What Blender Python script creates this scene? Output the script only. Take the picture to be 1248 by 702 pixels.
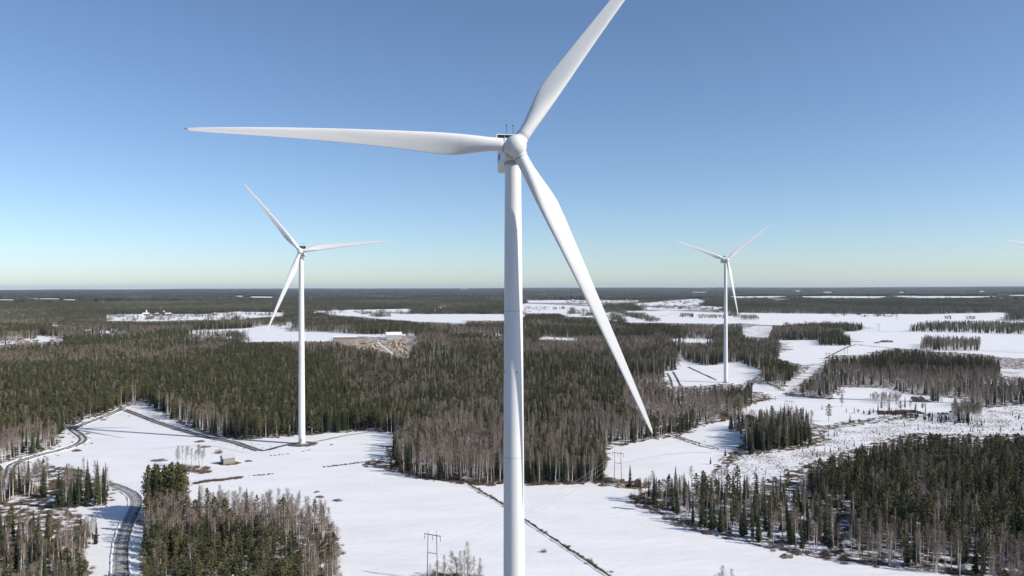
import bpy, bmesh, math, random
import numpy as np
from mathutils import Vector, Matrix
from mathutils.geometry import tessellate_polygon

random.seed(7); RNG = np.random.default_rng(11)
SC = bpy.context.scene
for o in list(bpy.data.objects): bpy.data.objects.remove(o)

# ------------------------------------------------------------------ camera
CAM_H, LENS = 116.0, 28.0
PITCH, ROLL = math.radians(-0.11), math.radians(0.17)
cd = bpy.data.cameras.new('camera'); cam = bpy.data.objects.new('camera', cd)
SC.collection.objects.link(cam); SC.camera = cam
cd.lens = LENS; cd.sensor_width = 36.0; cd.clip_start = 1.0; cd.clip_end = 200000.0
cam.matrix_world = Matrix.Translation((0, 0, CAM_H)) @ Matrix.Rotation(math.pi/2 + PITCH, 4, 'X') @ Matrix.Rotation(-ROLL, 4, 'Z')
CAM_R = np.array(cam.matrix_world.to_3x3())

# ------------------------------------------------------------------ sun and sky
SUN_EL, SUN_AZ = math.radians(33.0), math.radians(18.2)     # azimuth: from +X (right) towards the camera (-Y)
sun_dir = Vector((math.cos(SUN_EL)*math.cos(SUN_AZ), -math.cos(SUN_EL)*math.sin(SUN_AZ), math.sin(SUN_EL)))
sl = bpy.data.lights.new('sun', 'SUN'); sl.energy = 5.0; sl.angle = math.radians(0.53); sl.color = (1.0, 0.935, 0.84)
so = bpy.data.objects.new('sun', sl); SC.collection.objects.link(so)
so.rotation_euler = sun_dir.to_track_quat('Z', 'Y').to_euler(); so.location = (0, 0, 400)
W = bpy.data.worlds.new('World'); SC.world = W; W.use_nodes = True
wn = W.node_tree.nodes; wl = W.node_tree.links
sky = wn.new('ShaderNodeTexSky'); sky.sky_type = 'NISHITA'; sky.sun_disc = False
sky.sun_elevation = SUN_EL
sky.sun_rotation = math.atan2(sun_dir.x, sun_dir.y)
sky.altitude = 0; sky.air_density = 0.75; sky.dust_density = 0.4; sky.ozone_density = 3.6
bgn = wn['Background']; bgn.inputs['Strength'].default_value = 0.134
wl.new(sky.outputs[0], bgn.inputs[0])
SC.view_settings.view_transform = 'Standard'; SC.view_settings.look = 'None'
SC.view_settings.exposure = 0.08; SC.view_settings.gamma = 1.0; SC.view_settings.use_curve_mapping = False
SC.render.engine = 'CYCLES'
SC.cycles.max_bounces = 6; SC.cycles.diffuse_bounces = 2; SC.cycles.volume_bounces = 1
SC.cycles.transparent_max_bounces = 8
SC.cycles.use_denoising = True

# ------------------------------------------------------------------ pixel <-> ground
F_PX = 1248*LENS/36.0
def rays(px, py):
    px = np.asarray(px, float); py = np.asarray(py, float)
    d = np.stack([(px-624)/F_PX, (351-py)/F_PX, -np.ones_like(px)], -1)
    return d @ CAM_R.T
def g(px, py, z=0.0):
    """ground point seen at a pixel of the photograph"""
    d = rays(px, py)
    t = (z-CAM_H)/d[..., 2]
    p = d*t[..., None]; p[..., 2] = z
    return p
def proj(P):
    P = np.asarray(P, float)
    q = (P-np.array([0, 0, CAM_H])) @ CAM_R
    return np.stack([624+F_PX*q[..., 0]/-q[..., 2], 351-F_PX*q[..., 1]/-q[..., 2]], -1)
def inpoly(pts, poly):
    x, y = pts[:, 0], pts[:, 1]; poly = np.asarray(poly, float); r = np.zeros(len(pts), bool)
    x0, y0 = poly.min(0); x1, y1 = poly.max(0)
    m = (x >= x0) & (x <= x1) & (y >= y0) & (y <= y1)
    if not m.any(): return r
    xs, ys = x[m], y[m]; k = np.zeros(len(xs), bool); n = len(poly)
    for i in range(n):
        ax, ay = poly[i]; bx, by = poly[(i+1) % n]
        if ay == by: continue
        c = (ay > ys) != (by > ys)
        k ^= c & (xs < (bx-ax)*(ys-ay)/(by-ay)+ax)
    r[m] = k
    return r
_h = np.random.default_rng(3).random((256, 256))
def vnoise(x, y):
    xi = np.floor(x).astype(int); yi = np.floor(y).astype(int); fx = x-xi; fy = y-yi
    fx = fx*fx*(3-2*fx); fy = fy*fy*(3-2*fy)
    a = _h[xi % 256, yi % 256]; b = _h[(xi+1) % 256, yi % 256]; c = _h[xi % 256, (yi+1) % 256]; d = _h[(xi+1) % 256, (yi+1) % 256]
    return (a*(1-fx)+b*fx)*(1-fy)+(c*(1-fx)+d*fx)*fy

# ------------------------------------------------------------------ materials
def mat(name, col, rough=0.8, build=None, spec=0.3):
    m = bpy.data.materials.new(name); m.use_nodes = True
    nt = m.node_tree; b = nt.nodes['Principled BSDF']
    b.inputs['Base Color'].default_value = (*col, 1); b.inputs['Roughness'].default_value = rough
    b.inputs['Specular IOR Level'].default_value = spec
    if build: build(nt, b)
    return m
def N(nt, t, **k):
    n = nt.nodes.new(t)
    for a, v in k.items():
        if a in n.inputs: n.inputs[a].default_value = v
        else: setattr(n, a, v)
    return n
def ramp(nt, fac, stops):
    r = nt.nodes.new('ShaderNodeValToRGB'); e = r.color_ramp.elements
    while len(e) < len(stops): e.new(0.5)
    for k, (p, c) in zip(e, stops): k.position = p; k.color = (*c, 1)
    nt.links.new(fac, r.inputs[0]); return r.outputs[0]
def noise(nt, vec, scale, detail=4, rough=0.55):
    n = N(nt, 'ShaderNodeTexNoise'); n.inputs['Scale'].default_value = scale; n.inputs['Detail'].default_value = detail
    n.inputs['Roughness'].default_value = rough
    nt.links.new(vec, n.inputs['Vector']); return n.outputs[0]
def coords(nt, scale=(1, 1, 1), obj=False, rot=0.0):
    if obj: v = N(nt, 'ShaderNodeTexCoord').outputs['Object']
    else: v = N(nt, 'ShaderNodeNewGeometry').outputs['Position']
    mp = N(nt, 'ShaderNodeMapping'); mp.inputs['Scale'].default_value = scale; mp.inputs['Rotation'].default_value = (0, 0, rot)
    nt.links.new(v, mp.inputs[0]); return mp.outputs[0]
def mix(nt, f, a, b):
    m = N(nt, 'ShaderNodeMix', data_type='RGBA')
    for s, v in ((m.inputs[0], f), (m.inputs[6], a), (m.inputs[7], b)):
        if hasattr(v, 'links'): nt.links.new(v, s)
        else: s.default_value = v if isinstance(v, float) else (*v, 1)
    return m.outputs[2]
def bump(nt, b, h, strength, dist):
    n = N(nt, 'ShaderNodeBump'); n.inputs['Strength'].default_value = strength; n.inputs['Distance'].default_value = dist
    nt.links.new(h, n.inputs['Height']); nt.links.new(n.outputs[0], b.inputs['Normal'])
def by_random(lo, hi):
    """per-object tint between two colours"""
    def f(nt, b):
        r = N(nt, 'ShaderNodeObjectInfo').outputs['Random']
        nt.links.new(mix(nt, r, lo, hi), b.inputs['Base Color'])
    return f

SNOW = (0.80, 0.81, 0.84)
def b_snow(nt, b):
    v = coords(nt, (0.018, 0.05, 0.05), rot=0.35)
    c1 = ramp(nt, noise(nt, v, 1.0, 6, 0.6), [(0.3, (0.735, 0.735, 0.745)), (0.7, (0.83, 0.828, 0.835))])
    v2 = coords(nt, (0.35, 0.35, 0.35))
    c2 = ramp(nt, noise(nt, v2, 1.0, 5, 0.65), [(0.25, (0.78, 0.76, 0.74)), (0.36, (0.96, 0.955, 0.95)), (0.60, (1, 1, 1))])
    mm = N(nt, 'ShaderNodeMix', data_type='RGBA', blend_type='MULTIPLY'); mm.inputs[0].default_value = 1
    nt.links.new(c1, mm.inputs[6]); nt.links.new(c2, mm.inputs[7]); nt.links.new(mm.outputs[2], b.inputs['Base Color'])
    v3 = coords(nt, (0.06, 0.25, 0.2), rot=0.5)
    bump(nt, b, noise(nt, v3, 1.0, 7, 0.62), 0.5, 0.9)
M = {}
M['snow'] = mat('snow', SNOW, 0.7, b_snow, 0.25)
def b_rough(nt, b):
    n = noise(nt, coords(nt, (0.55, 0.55, 0.55)), 1.0, 7, 0.66); big = noise(nt, coords(nt, (0.045, 0.045, 0.045)), 1.0, 3, 0.5)
    ad = N(nt, 'ShaderNodeMath', operation='MULTIPLY_ADD'); ad.inputs[1].default_value = 0.45; nt.links.new(big, ad.inputs[0]); nt.links.new(n, ad.inputs[2])
    c = ramp(nt, ad.outputs[0], [(0.585, (0.09, 0.07, 0.05)), (0.655, (0.30, 0.26, 0.23)), (0.70, (0.74, 0.745, 0.77)), (1.0, (0.82, 0.825, 0.85))])
    nt.links.new(c, b.inputs['Base Color'])
    bump(nt, b, n, 0.7, 0.8)
M['rough_snow'] = mat('rough_snow', SNOW, 0.8, b_rough, 0.2)
def b_floor(nt, b):
    v = coords(nt, (0.16, 0.16, 0.16)); n = noise(nt, v, 1.0, 6, 0.65)
    c = ramp(nt, n, [(0.40, (0.06, 0.045, 0.03)), (0.50, (0.14, 0.105, 0.08)), (0.56, (0.70, 0.70, 0.73)), (1.0, (0.8, 0.8, 0.83))])
    # far away the ground cover is closed canopy litter: fewer open snow patches
    nt.links.new(c, b.inputs['Base Color'])
    bump(nt, b, n, 0.6, 0.8)
M['forest_floor'] = mat('forest_floor', (0.2, 0.18, 0.15), 0.9, b_floor, 0.1)
def b_canopy(nt, b):
    v = coords(nt, (0.0009, 0.0022, 0.002)); n = noise(nt, v, 1.0, 9, 0.62)
    v2 = coords(nt, (0.012, 0.02, 0.02)); n2 = noise(nt, v2, 1.0, 5, 0.7)
    c = ramp(nt, n, [(0.32, (0.022, 0.027, 0.022)), (0.48, (0.045, 0.048, 0.042)), (0.58, (0.085, 0.080, 0.074)), (0.72, (0.20, 0.19, 0.185))])
    c2 = ramp(nt, n2, [(0.3, (0.5, 0.5, 0.5)), (0.7, (1.5, 1.45, 1.4))])
    mm = N(nt, 'ShaderNodeMix', data_type='RGBA', blend_type='MULTIPLY'); mm.inputs[0].default_value = 1
    nt.links.new(c, mm.inputs[6]); nt.links.new(c2, mm.inputs[7]); nt.links.new(mm.outputs[2], b.inputs['Base Color'])
def b_qg(nt, b):
    n = noise(nt, coords(nt, (0.06, 0.06, 0.06)), 1.0, 7, 0.65)
    nt.links.new(ramp(nt, n, [(0.36, (0.07, 0.055, 0.045)), (0.48, (0.26, 0.21, 0.165)), (0.56, (0.42, 0.37, 0.32)), (0.62, (0.75, 0.75, 0.77))]), b.inputs['Base Color'])
M['quarry_ground'] = mat('quarry_ground', (0.3, 0.25, 0.2), 0.9, b_qg)
M['canopy'] = mat('canopy', (0.05, 0.05, 0.03), 0.95, b_canopy, 0.0)
def b_gravel(nt, b):
    v = coords(nt, (0.5, 0.5, 0.5)); n = noise(nt, v, 1.0, 6, 0.7)
    c = ramp(nt, n, [(0.35, (0.055, 0.05, 0.047)), (0.6, (0.13, 0.12, 0.115)), (0.72, (0.5, 0.5, 0.52))])
    nt.links.new(c, b.inputs['Base Color']); bump(nt, b, n, 0.4, 0.2)
M['gravel'] = mat('gravel', (0.1, 0.095, 0.09), 0.9, b_gravel, 0.2)
def b_packed(nt, b):
    v = coords(nt, (0.35, 0.35, 0.35)); n = noise(nt, v, 1.0, 6, 0.7)
    c = ramp(nt, n, [(0.35, (0.20, 0.19, 0.185)), (0.55, (0.36, 0.355, 0.36)), (0.75, (0.58, 0.58, 0.60))])
    nt.links.new(c, b.inputs['Base Color']); bump(nt, b, n, 0.4, 0.2)
M['packed'] = mat('packed_snow', (0.35, 0.35, 0.35), 0.75, b_packed, 0.3)
def packed(c0, c1, c2):
    def f(nt, b):
        n = noise(nt, coords(nt, (0.35,)*3), 1.0, 6, 0.7)
        nt.links.new(ramp(nt, n, [(0.35, c0), (0.55, c1), (0.75, c2)]), b.inputs['Base Color']); bump(nt, b, n, 0.4, 0.2)
    return f
M['pale_packed'] = mat('pale_packed_snow', (0.5,)*3, 0.75, packed((0.32, 0.31, 0.30), (0.54, 0.54, 0.55), (0.7, 0.7, 0.72)))
M['dark_packed'] = mat('dark_packed_snow', (0.2,)*3, 0.75, packed((0.13, 0.125, 0.12), (0.24, 0.235, 0.235), (0.40, 0.40, 0.41)))
def b_ditch(nt, b):
    v = coords(nt, (0.45, 0.45, 0.45)); n = noise(nt, v, 1.0, 6, 0.7)
    c = ramp(nt, n, [(0.4, (0.035, 0.03, 0.022)), (0.55, (0.10, 0.08, 0.055)), (0.66, (0.45, 0.44, 0.44))])
    nt.links.new(c, b.inputs['Base Color'])
M['ditch'] = mat('ditch_earth', (0.06, 0.05, 0.04), 0.9, b_ditch, 0.2)
def b_brown(nt, b):
    v = coords(nt, (0.4, 0.4, 0.4)); n = noise(nt, v, 1.0, 6, 0.7)
    c = ramp(nt, n, [(0.35, (0.09, 0.05, 0.025)), (0.6, (0.22, 0.13, 0.07)), (0.75, (0.40, 0.33, 0.27))])
    nt.links.new(c, b.inputs['Base Color'])
M['brown_earth'] = mat('brown_earth', (0.18, 0.11, 0.06), 0.9, b_brown, 0.2)
M['spruce'] = mat('spruce_needles', (0.03, 0.042, 0.02), 0.75, by_random((0.020, 0.029, 0.014), (0.066, 0.076, 0.034)), 0.25)
M['pine'] = mat('pine_needles', (0.06, 0.07, 0.03), 0.75, by_random((0.065, 0.072, 0.032), (0.130, 0.122, 0.055)), 0.25)
M['twig'] = mat('birch_twigs', (0.2, 0.15, 0.13), 0.8, by_random((0.15, 0.112, 0.088), (0.31, 0.25, 0.205)), 0.2)
M['brush'] = mat('brush_twigs', (0.12, 0.08, 0.06), 0.85, by_random((0.10, 0.07, 0.05), (0.24, 0.17, 0.125)), 0.15)
def b_birch(nt, b):
    v = coords(nt, (2, 2, 0.9), obj=True); n = noise(nt, v, 1.0, 5, 0.7)
    nt.links.new(ramp(nt, n, [(0.34, (0.12, 0.10, 0.09)), (0.46, (0.58, 0.55, 0.50)), (0.7, (0.74, 0.71, 0.66))]), b.inputs['Base Color'])
M['birch_bark'] = mat('birch_bark', (0.5, 0.47, 0.43), 0.8, b_birch, 0.2)
def b_bark(nt, b):
    v = coords(nt, (3, 3, 0.7), obj=True); n = noise(nt, v, 1.0, 5, 0.7)
    nt.links.new(ramp(nt, n, [(0.35, (0.06, 0.045, 0.035)), (0.65, (0.19, 0.135, 0.10))]), b.inputs['Base Color'])
M['bark'] = mat('conifer_bark', (0.13, 0.09, 0.07), 0.9, b_bark, 0.1)
def b_paint(nt, b):
    v = coords(nt, (0.5, 0.5, 0.04), obj=True); n = noise(nt, v, 1.0, 6, 0.6)
    nt.links.new(ramp(nt, n, [(0.3, (0.71, 0.71, 0.70)), (0.6, (0.78, 0.78, 0.77))]), b.inputs['Base Color'])
    v2 = coords(nt, (0.25, 0.25, 0.25), obj=True)
    r = N(nt, 'ShaderNodeMapRange'); r.inputs[3].default_value = 0.32; r.inputs[4].default_value = 0.5
    nt.links.new(noise(nt, v2, 1.0, 4), r.inputs[0]); nt.links.new(r.outputs[0], b.inputs['Roughness'])
M['paint'] = mat('white_gelcoat', (0.79, 0.79, 0.785), 0.4, b_paint, 0.4)
M['seam'] = mat('grey_seam', (0.45, 0.46, 0.47), 0.5)
M['dark'] = mat('dark_metal', (0.035, 0.037, 0.04), 0.5)
M['grey'] = mat('grey_metal', (0.35, 0.36, 0.37), 0.5)
M['red_lamp'] = mat('lamp_glass', (0.25, 0.2, 0.1), 0.3)
def b_conc(nt, b):
    n = noise(nt, coords(nt, (0.8,)*3), 1.0, 5)
    nt.links.new(ramp(nt, n, [(0.3, (0.22, 0.215, 0.20)), (0.7, (0.38, 0.37, 0.36))]), b.inputs['Base Color'])
M['concrete'] = mat('concrete', (0.3, 0.3, 0.29), 0.9, b_conc)
def plank(c0, c1):
    def f(nt, b):
        w = N(nt, 'ShaderNodeTexWave'); w.inputs['Scale'].default_value = 2.2; w.inputs['Distortion'].default_value = 1.5; w.inputs['Detail'].default_value = 4
        nt.links.new(coords(nt, (1, 1, 0.05), obj=True), w.inputs[0])
        nt.links.new(ramp(nt, w.outputs[1], [(0.1, c0), (0.8, c1)]), b.inputs['Base Color'])
    return f
M['grey_wood'] = mat('weathered_planks', (0.3, 0.29, 0.28), 0.9, plank((0.17, 0.165, 0.16), (0.36, 0.35, 0.335)))
M['tan_wood'] = mat('tan_planks', (0.3, 0.22, 0.15), 0.9, plank((0.20, 0.14, 0.10), (0.38, 0.28, 0.20)))
M['red_wood'] = mat('falu_red_planks', (0.25, 0.05, 0.04), 0.85, plank((0.18, 0.035, 0.03), (0.30, 0.07, 0.055)))
M['white_wood'] = mat('white_planks', (0.7, 0.69, 0.66), 0.8, plank((0.60, 0.59, 0.56), (0.74, 0.73, 0.70)))
M['yellow_wood'] = mat('ochre_planks', (0.5, 0.36, 0.17), 0.8, plank((0.42, 0.30, 0.14), (0.55, 0.42, 0.22)))
M['sheet_roof'] = mat('sheet_metal_roof', (0.42, 0.43, 0.44), 0.5, plank((0.36, 0.37, 0.38), (0.48, 0.49, 0.50)))
M['dark_roof'] = mat('dark_roof', (0.09, 0.07, 0.065), 0.7, plank((0.07, 0.06, 0.055), (0.13, 0.10, 0.09)))
M['glass'] = mat('window_glass', (0.03, 0.035, 0.045), 0.1, None, 0.6)
M['blue_tank'] = mat('blue_enamel', (0.04, 0.07, 0.2), 0.4)
M['orange'] = mat('orange_steel', (0.45, 0.08, 0.03), 0.5)
M['yellow'] = mat('yellow_steel', (0.55, 0.34, 0.03), 0.5)
def b_rock(nt, b):
    v = coords(nt, (0.25, 0.25, 0.6)); n = noise(nt, v, 1.0, 7, 0.7)
    nt.links.new(ramp(nt, n, [(0.3, (0.18, 0.14, 0.11)), (0.5, (0.44, 0.35, 0.26)), (0.75, (0.55, 0.47, 0.38))]), b.inputs['Base Color'])
    bump(nt, b, n, 0.6, 1.0)
M['rock'] = mat('tan_rock', (0.35, 0.28, 0.22), 0.9, b_rock)
def b_stone(nt, b):
    v = coords(nt, (0.9, 0.9, 0.9)); n = noise(nt, v, 1.0, 6, 0.7)
    nt.links.new(ramp(nt, n, [(0.35, (0.06, 0.052, 0.042)), (0.58, (0.19, 0.165, 0.135)), (0.72, (0.55, 0.55, 0.56))]), b.inputs['Base Color'])
M['stone'] = mat('field_stone', (0.16, 0.14, 0.12), 0.9, b_stone)
M['pole'] = mat('grey_pole_wood', (0.17, 0.155, 0.14), 0.9, plank((0.12, 0.11, 0.10), (0.22, 0.20, 0.18)))
M['wire'] = mat('aluminium_wire', (0.55, 0.55, 0.56), 0.4)
M['wire'].node_tree.nodes['Principled BSDF'].inputs['Metallic'].default_value = 0.4

# ------------------------------------------------------------------ mesh helpers
COL = SC.collection
def mesh_of(name, V, Fc, m, smooth=False, mi=None):
    me = bpy.data.meshes.new(name); me.from_pydata([tuple(map(float, v)) for v in V], [], Fc)
    for k in (m if isinstance(m, (list, tuple)) else [m]): me.materials.append(k)
    if mi is not None: me.polygons.foreach_set('material_index', mi)
    if smooth: me.polygons.foreach_set('use_smooth', [True]*len(me.polygons))
    me.update(); return me
def ob(name, me, parent=None, loc=None, rot=None):
    o = bpy.data.objects.new(name, me); COL.objects.link(o)
    if parent is not None: o.parent = parent
    if loc is not None: o.location = loc
    if rot is not None: o.rotation_euler = rot
    return o
def tag(o, label, cat, group=None, kind=None):
    o['label'] = label; o['category'] = cat
    if group: o['group'] = group
    if kind: o['kind'] = kind
    return o
class MB:
    def __init__(s): s.V = []; s.F = []; s.I = []
    def add(s, V, Fc, i=0):
        n = len(s.V); s.V += [tuple(v) for v in V]; s.F += [tuple(k+n for k in f) for f in Fc]; s.I += [i]*len(Fc)
    def box(s, c, d, i=0, R=None):
        c = Vector(c); P = []
        for z in (-.5, .5):
            for x, y in ((-.5, -.5), (.5, -.5), (.5, .5), (-.5, .5)):
                p = Vector((x*d[0], y*d[1], z*d[2])); P.append(c+(R @ p if R else p))
        s.add(P, [(3, 2, 1, 0), (4, 5, 6, 7), (0, 1, 5, 4), (1, 2, 6, 5), (2, 3, 7, 6), (3, 0, 4, 7)], i)
    def tube(s, pts, rad, n=6, i=0, cap=True):
        pts = [Vector(p) for p in pts]; rings = []
        for k, p in enumerate(pts):
            t = (pts[min(k+1, len(pts)-1)]-pts[max(k-1, 0)]).normalized()
            a = t.cross(Vector((0, 0, 1)) if abs(t.z) < 0.9 else Vector((1, 0, 0))).normalized(); b = t.cross(a)
            r = rad[k] if isinstance(rad, (list, tuple)) else rad
            rings.append([p+(a*math.cos(2*math.pi*q/n)+b*math.sin(2*math.pi*q/n))*r for q in range(n)])
        Fc = [(k*n+q, k*n+(q+1) % n, (k+1)*n+(q+1) % n, (k+1)*n+q) for k in range(len(pts)-1) for q in range(n)]
        if cap: Fc += [tuple(range(n))[::-1], tuple((len(pts)-1)*n+q for q in range(n))]
        s.add([v for r in rings for v in r], Fc, i)
    def lathe(s, prof, n=32, i=0, c=(0, 0, 0)):
        V = [(c[0]+r*math.cos(2*math.pi*q/n), c[1]+r*math.sin(2*math.pi*q/n), c[2]+z) for r, z in prof for q in range(n)]
        Fc = [(k*n+q, k*n+(q+1) % n, (k+1)*n+(q+1) % n, (k+1)*n+q) for k in range(len(prof)-1) for q in range(n)]
        Fc += [tuple(range(n))[::-1], tuple((len(prof)-1)*n+q for q in range(n))]
        s.add(V, Fc, i)
    def mesh(s, name, m, smooth=False): return mesh_of(name, s.V, s.F, m, smooth, s.I)
    def ob(s, name, m, parent=None, smooth=False, loc=None, rot=None): return ob(name, s.mesh(name, m, smooth), parent, loc, rot)
def auto_smooth(o, ang=35):
    me = o.data; me.polygons.foreach_set('use_smooth', [True]*len(me.polygons))
    bm = bmesh.new(); bm.from_mesh(me)
    for e in bm.edges:
        if len(e.link_faces) == 2 and e.calc_face_angle(0) > math.radians(ang): e.smooth = False
    bm.to_mesh(me); bm.free()

# ------------------------------------------------------------------ open land, as outlines on the photograph carried to the ground
FIELDS = {
 'near': ('snow', [(-40,572),(0,565),(40,553),(66,545),(74,528),(100,512),(140,501),(155,494),(180,489),(190,498),(215,514),(250,529),(290,536),(330,534),(365,531),(420,527),(455,524),(478,529),(484,536),(470,545),(478,556),(455,562),(440,566),(470,571),(510,583),(560,589),(600,593),(616,587),(640,590),(690,590),(738,588),(737,574),(738,548),(770,540),(800,535),(835,529),(850,520),(872,514),(905,511),(912,525),(906,543),(896,551),(880,560),(868,576),(850,590),(830,599),(790,599),(776,603),(768,608),(775,617),(800,624),(830,641),(870,654),(930,667),(1010,682),(1100,693),(1170,705),(1240,745),(800,800),(430,790),(405,705),(416,690),(402,660),(398,640),(392,638),(385,632),(340,627),(300,629),(262,627),(240,622),(222,618),(181,618),(179,650),(172,705),(170,760),(120,760),(104,705),(106,690),(99,668),(117,654),(96,628),(76,620),(130,616),(132,594),(100,575),(62,566),(30,580)]),
 'clearing': ('rough_snow', [(862,598),(872,578),(905,555),(940,551),(985,546),(1003,540),(1005,524),(1050,518),(1110,509),(1190,499),(1250,492),(1290,490),(1290,528),(1250,529),(1200,531),(1110,529),(1060,541),(1000,561),(960,576),(930,590),(905,601),(880,605)]),
 'thin_wood': ('rough_snow', [(778,611),(776,604),(795,600),(830,600),(862,599),(900,603),(950,607),(1000,622),(1040,650),(1020,680),(930,664),(870,651),(832,639),(800,622)]),
 'creek': ('snow', [(916,468),(940,468),(960,482),(1010,487),(1024,479),(1022,472),(1085,473),(1100,479),(1140,484),(1160,485),(1190,488),(1160,504),(1100,507),(1050,512),(1004,519),(960,512),(916,508),(898,502),(922,490),(938,483),(915,476)]),
 'third': ('snow', [(826,430),(838,440),(860,446),(905,441),(912,447),(934,452),(918,462),(905,469),(885,468),(860,470),(815,471),(807,453),(826,450)]),
 'corridor': ('rough_snow', [(950,474),(962,466),(985,450),(998,438),(1006,441),(990,457),(975,468),(962,478)]),
 'plain': ('snow', [(755,384),(810,378),(870,381),(1000,382.5),(1120,383.2),(1222,381),(1230,384),(1216,391),(1290,392),(1290,441),(1248,436.5),(1235,437),(1190,431),(1150,429),(1115,426),(1085,424),(1050,433),(1012,433),(1002,442),(985,445),(960,441),(942,436),(962,425),(945,415),(1000,414.5),(1030,421),(1042,418),(1024,406),(1050,403),(1053,396),(1000,393),(960,396),(930,396),(900,394),(880,395),(830,394),(760,393)]),
 'right_gap': ('rough_snow', [(1215,450),(1250,449),(1290,452),(1250,461),(1222,458)]),
 'strip_a': ('snow', [(809,413),(840,412.5),(872,414),(868,418.5),(835,417),(815,416)]),
 'strip_b': ('rough_snow', [(903,401),(920,397),(942,398),(936,411.5),(908,410.5)]),
 'left_farm': ('snow', [(128,384),(170,383),(250,383.2),(290,380),(345,381),(346,385),(300,388),(300,389.5),(240,390),(180,391.5),(130,391)]),
 'left_mid': ('snow', [(229,403),(300,400.5),(325,396),(362,392.5),(354,398),(345,404),(400,405),(440,407.5),(505,407.5),(505,412),(440,414.5),(415,415.5),(300,417),(290,413.5),(262,409),(232,406.5)]),
 'left_slot': ('snow', [(204,418.5),(225,417),(252,417),(250,419.5),(225,420)]),
 'mid_upper': ('snow', [(378,380),(420,378),(500,376.5),(500,379.5),(445,381.5),(505,383),(612,383),(640,383.5),(640,391),(570,391),(566,394.5),(510,392),(460,388.5),(430,385.5),(390,383.5)]),
 'far_left': ('snow', [(-40,424),(0,416),(44,412),(47,409),(82,412),(76,416),(40,417.5),(0,421)]),
 'village_mid': ('snow', [(632,373),(640,370),(700,372.5),(728,374.5),(728,379.5),(748,382),(757,388),(692,386),(680,382),(634,382)]),
 'village_right': ('snow', [(765,371),(800,368),(850,364),(862,367.5),(840,372.5),(790,373)]),
 'village_mid_b': ('snow', [(640,366.4),(700,365.8),(760,367),(722,369),(645,369)]),
 'village_mid_c': ('snow', [(780,374.2),(860,373.2),(900,375.8),(850,378.2),(790,377.6)]),
 'village_mid_d': ('snow', [(728,383),(750,379),(800,379.5),(830,381),(800,386),(762,392),(740,390)]),
 'plain_far': ('snow', [(690,367.2),(740,366),(790,366.2),(770,368.5),(700,369.5)]),
 'far_strip': ('snow', [(888,361.4),(940,361),(962,361.2),(940,362.6),(900,363)]),
 'far_strip_b': ('snow', [(966,361.5),(1010,360.9),(1085,361.3),(1070,363.2),(1000,363)]),
 'far_strip_c': ('snow', [(1092,361.6),(1130,361),(1216,361.2),(1190,362.8),(1120,363.2)]),
 'far_strip_d': ('snow', [(905,364.6),(960,364.2),(985,364.6),(950,365.6)]),
 'far_bit_a': ('snow', [(1000,355.9),(1016,355.7),(1012,356.8)]),
 'far_bit_b': ('snow', [(1093,356.1),(1103,356),(1100,356.9)]),
 'far_bit_c': ('snow', [(1190,354.9),(1201,354.8),(1198,355.7)]),
 'far_bit_d': ('snow', [(306,361.4),(333,361.7),(332,362.7),(308,362.6)]),
 'far_bit_e': ('snow', [(289,360.6),(297,360.6),(296,361.5),(290,361.5)]),
 'far_bit_f': ('snow', [(966,354.3),(976,354.2),(974,355.2)]),
 'wood_slot_a': ('snow', [(655,410.5),(704,412.5),(702,415),(660,413.8)]),
 'wood_slot_b': ('snow', [(584,407),(640,407),(640,409.5),(586,409.5)]),
 'quarry': ('quarry_ground', [(404,414),(430,411),(460,411),(498,409),(510,412),(508,418),(501,424),(500,431),(484,433),(466,428),(445,423),(425,421)]),
 'quarry_pool': ('snow', [(486,434.5),(510,434),(535,428),(556,426),(550,430),(525,434),(500,437)]),
 'wood_glade': ('snow', [(722,487),(735,484),(738,489.5),(726,491)]),
 'village_left': ('snow', [(60,395),(84,393),(86,396),(64,398)]),
 'village_left_b': ('snow', [(98,404),(160,402.5),(158,406),(102,407)]),
}
_r = random.Random(31)
for k_ in range(26):       # slivers of open land far off between the woods
    x_, y_ = (_r.uniform(0, 620), _r.uniform(364, 377)) if k_ < 13 else (_r.uniform(640, 1248), _r.uniform(356, 377))
    w_, h_ = _r.uniform(5, 26), _r.uniform(.25, .6)
    FIELDS['sliver%d' % k_] = ('snow', [(x_-w_, y_), (x_-w_*.3, y_-h_), (x_+w_*.5, y_-h_*.8), (x_+w_, y_+h_*.2), (x_+w_*.4, y_+h_), (x_-w_*.4, y_+h_*.8)])
def ragged(poly, amp, rng):
    P = []; n = len(poly)
    for i in range(n):
        a = g(*poly[i])[:2]; b = g(*poly[(i+1) % n])[:2]
        L = np.linalg.norm(b-a); dist = np.linalg.norm((a+b)/2)
        k = int(min(24, max(1, L/(dist*0.006))))
        for j in range(k):
            p = a+(b-a)*j/k
            P.append(p+rng.normal(0, 1, 2)*amp*(0.3 if j == 0 else 1.0)*min(4, dist/600))
    return np.array(P)
def sheet(name, pts, z, m):
    V = [Vector((p[0], p[1], z)) for p in pts]
    T = [t if (V[t[1]]-V[t[0]]).cross(V[t[2]]-V[t[0]]).z > 0 else t[::-1] for t in tessellate_polygon([V])]
    return ob(name, mesh_of(name, V, [tuple(t) for t in T], m))
FIELD_PX = {k: np.array(v[1], float) for k, v in FIELDS.items()}
FIELD_WORDS = {'near': ('snow_field', 'broad snow covered farmland across the foreground under the turbines'),
 'clearing': ('clear_felled_ground', 'stubbly half bare snow on the felled slope right of the middle'),
 'thin_wood': ('clear_felled_ground', 'patchy snow between the thin trees at lower right'),
 'creek': ('snow_field', 'snowy meadow with shrubs beside the brown creek at right'),
 'third': ('snow_field', 'snowy clearing at the foot of the right hand turbine'),
 'plain': ('snow_field', 'wide open snow plain with wooded islands at far right')}
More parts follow.
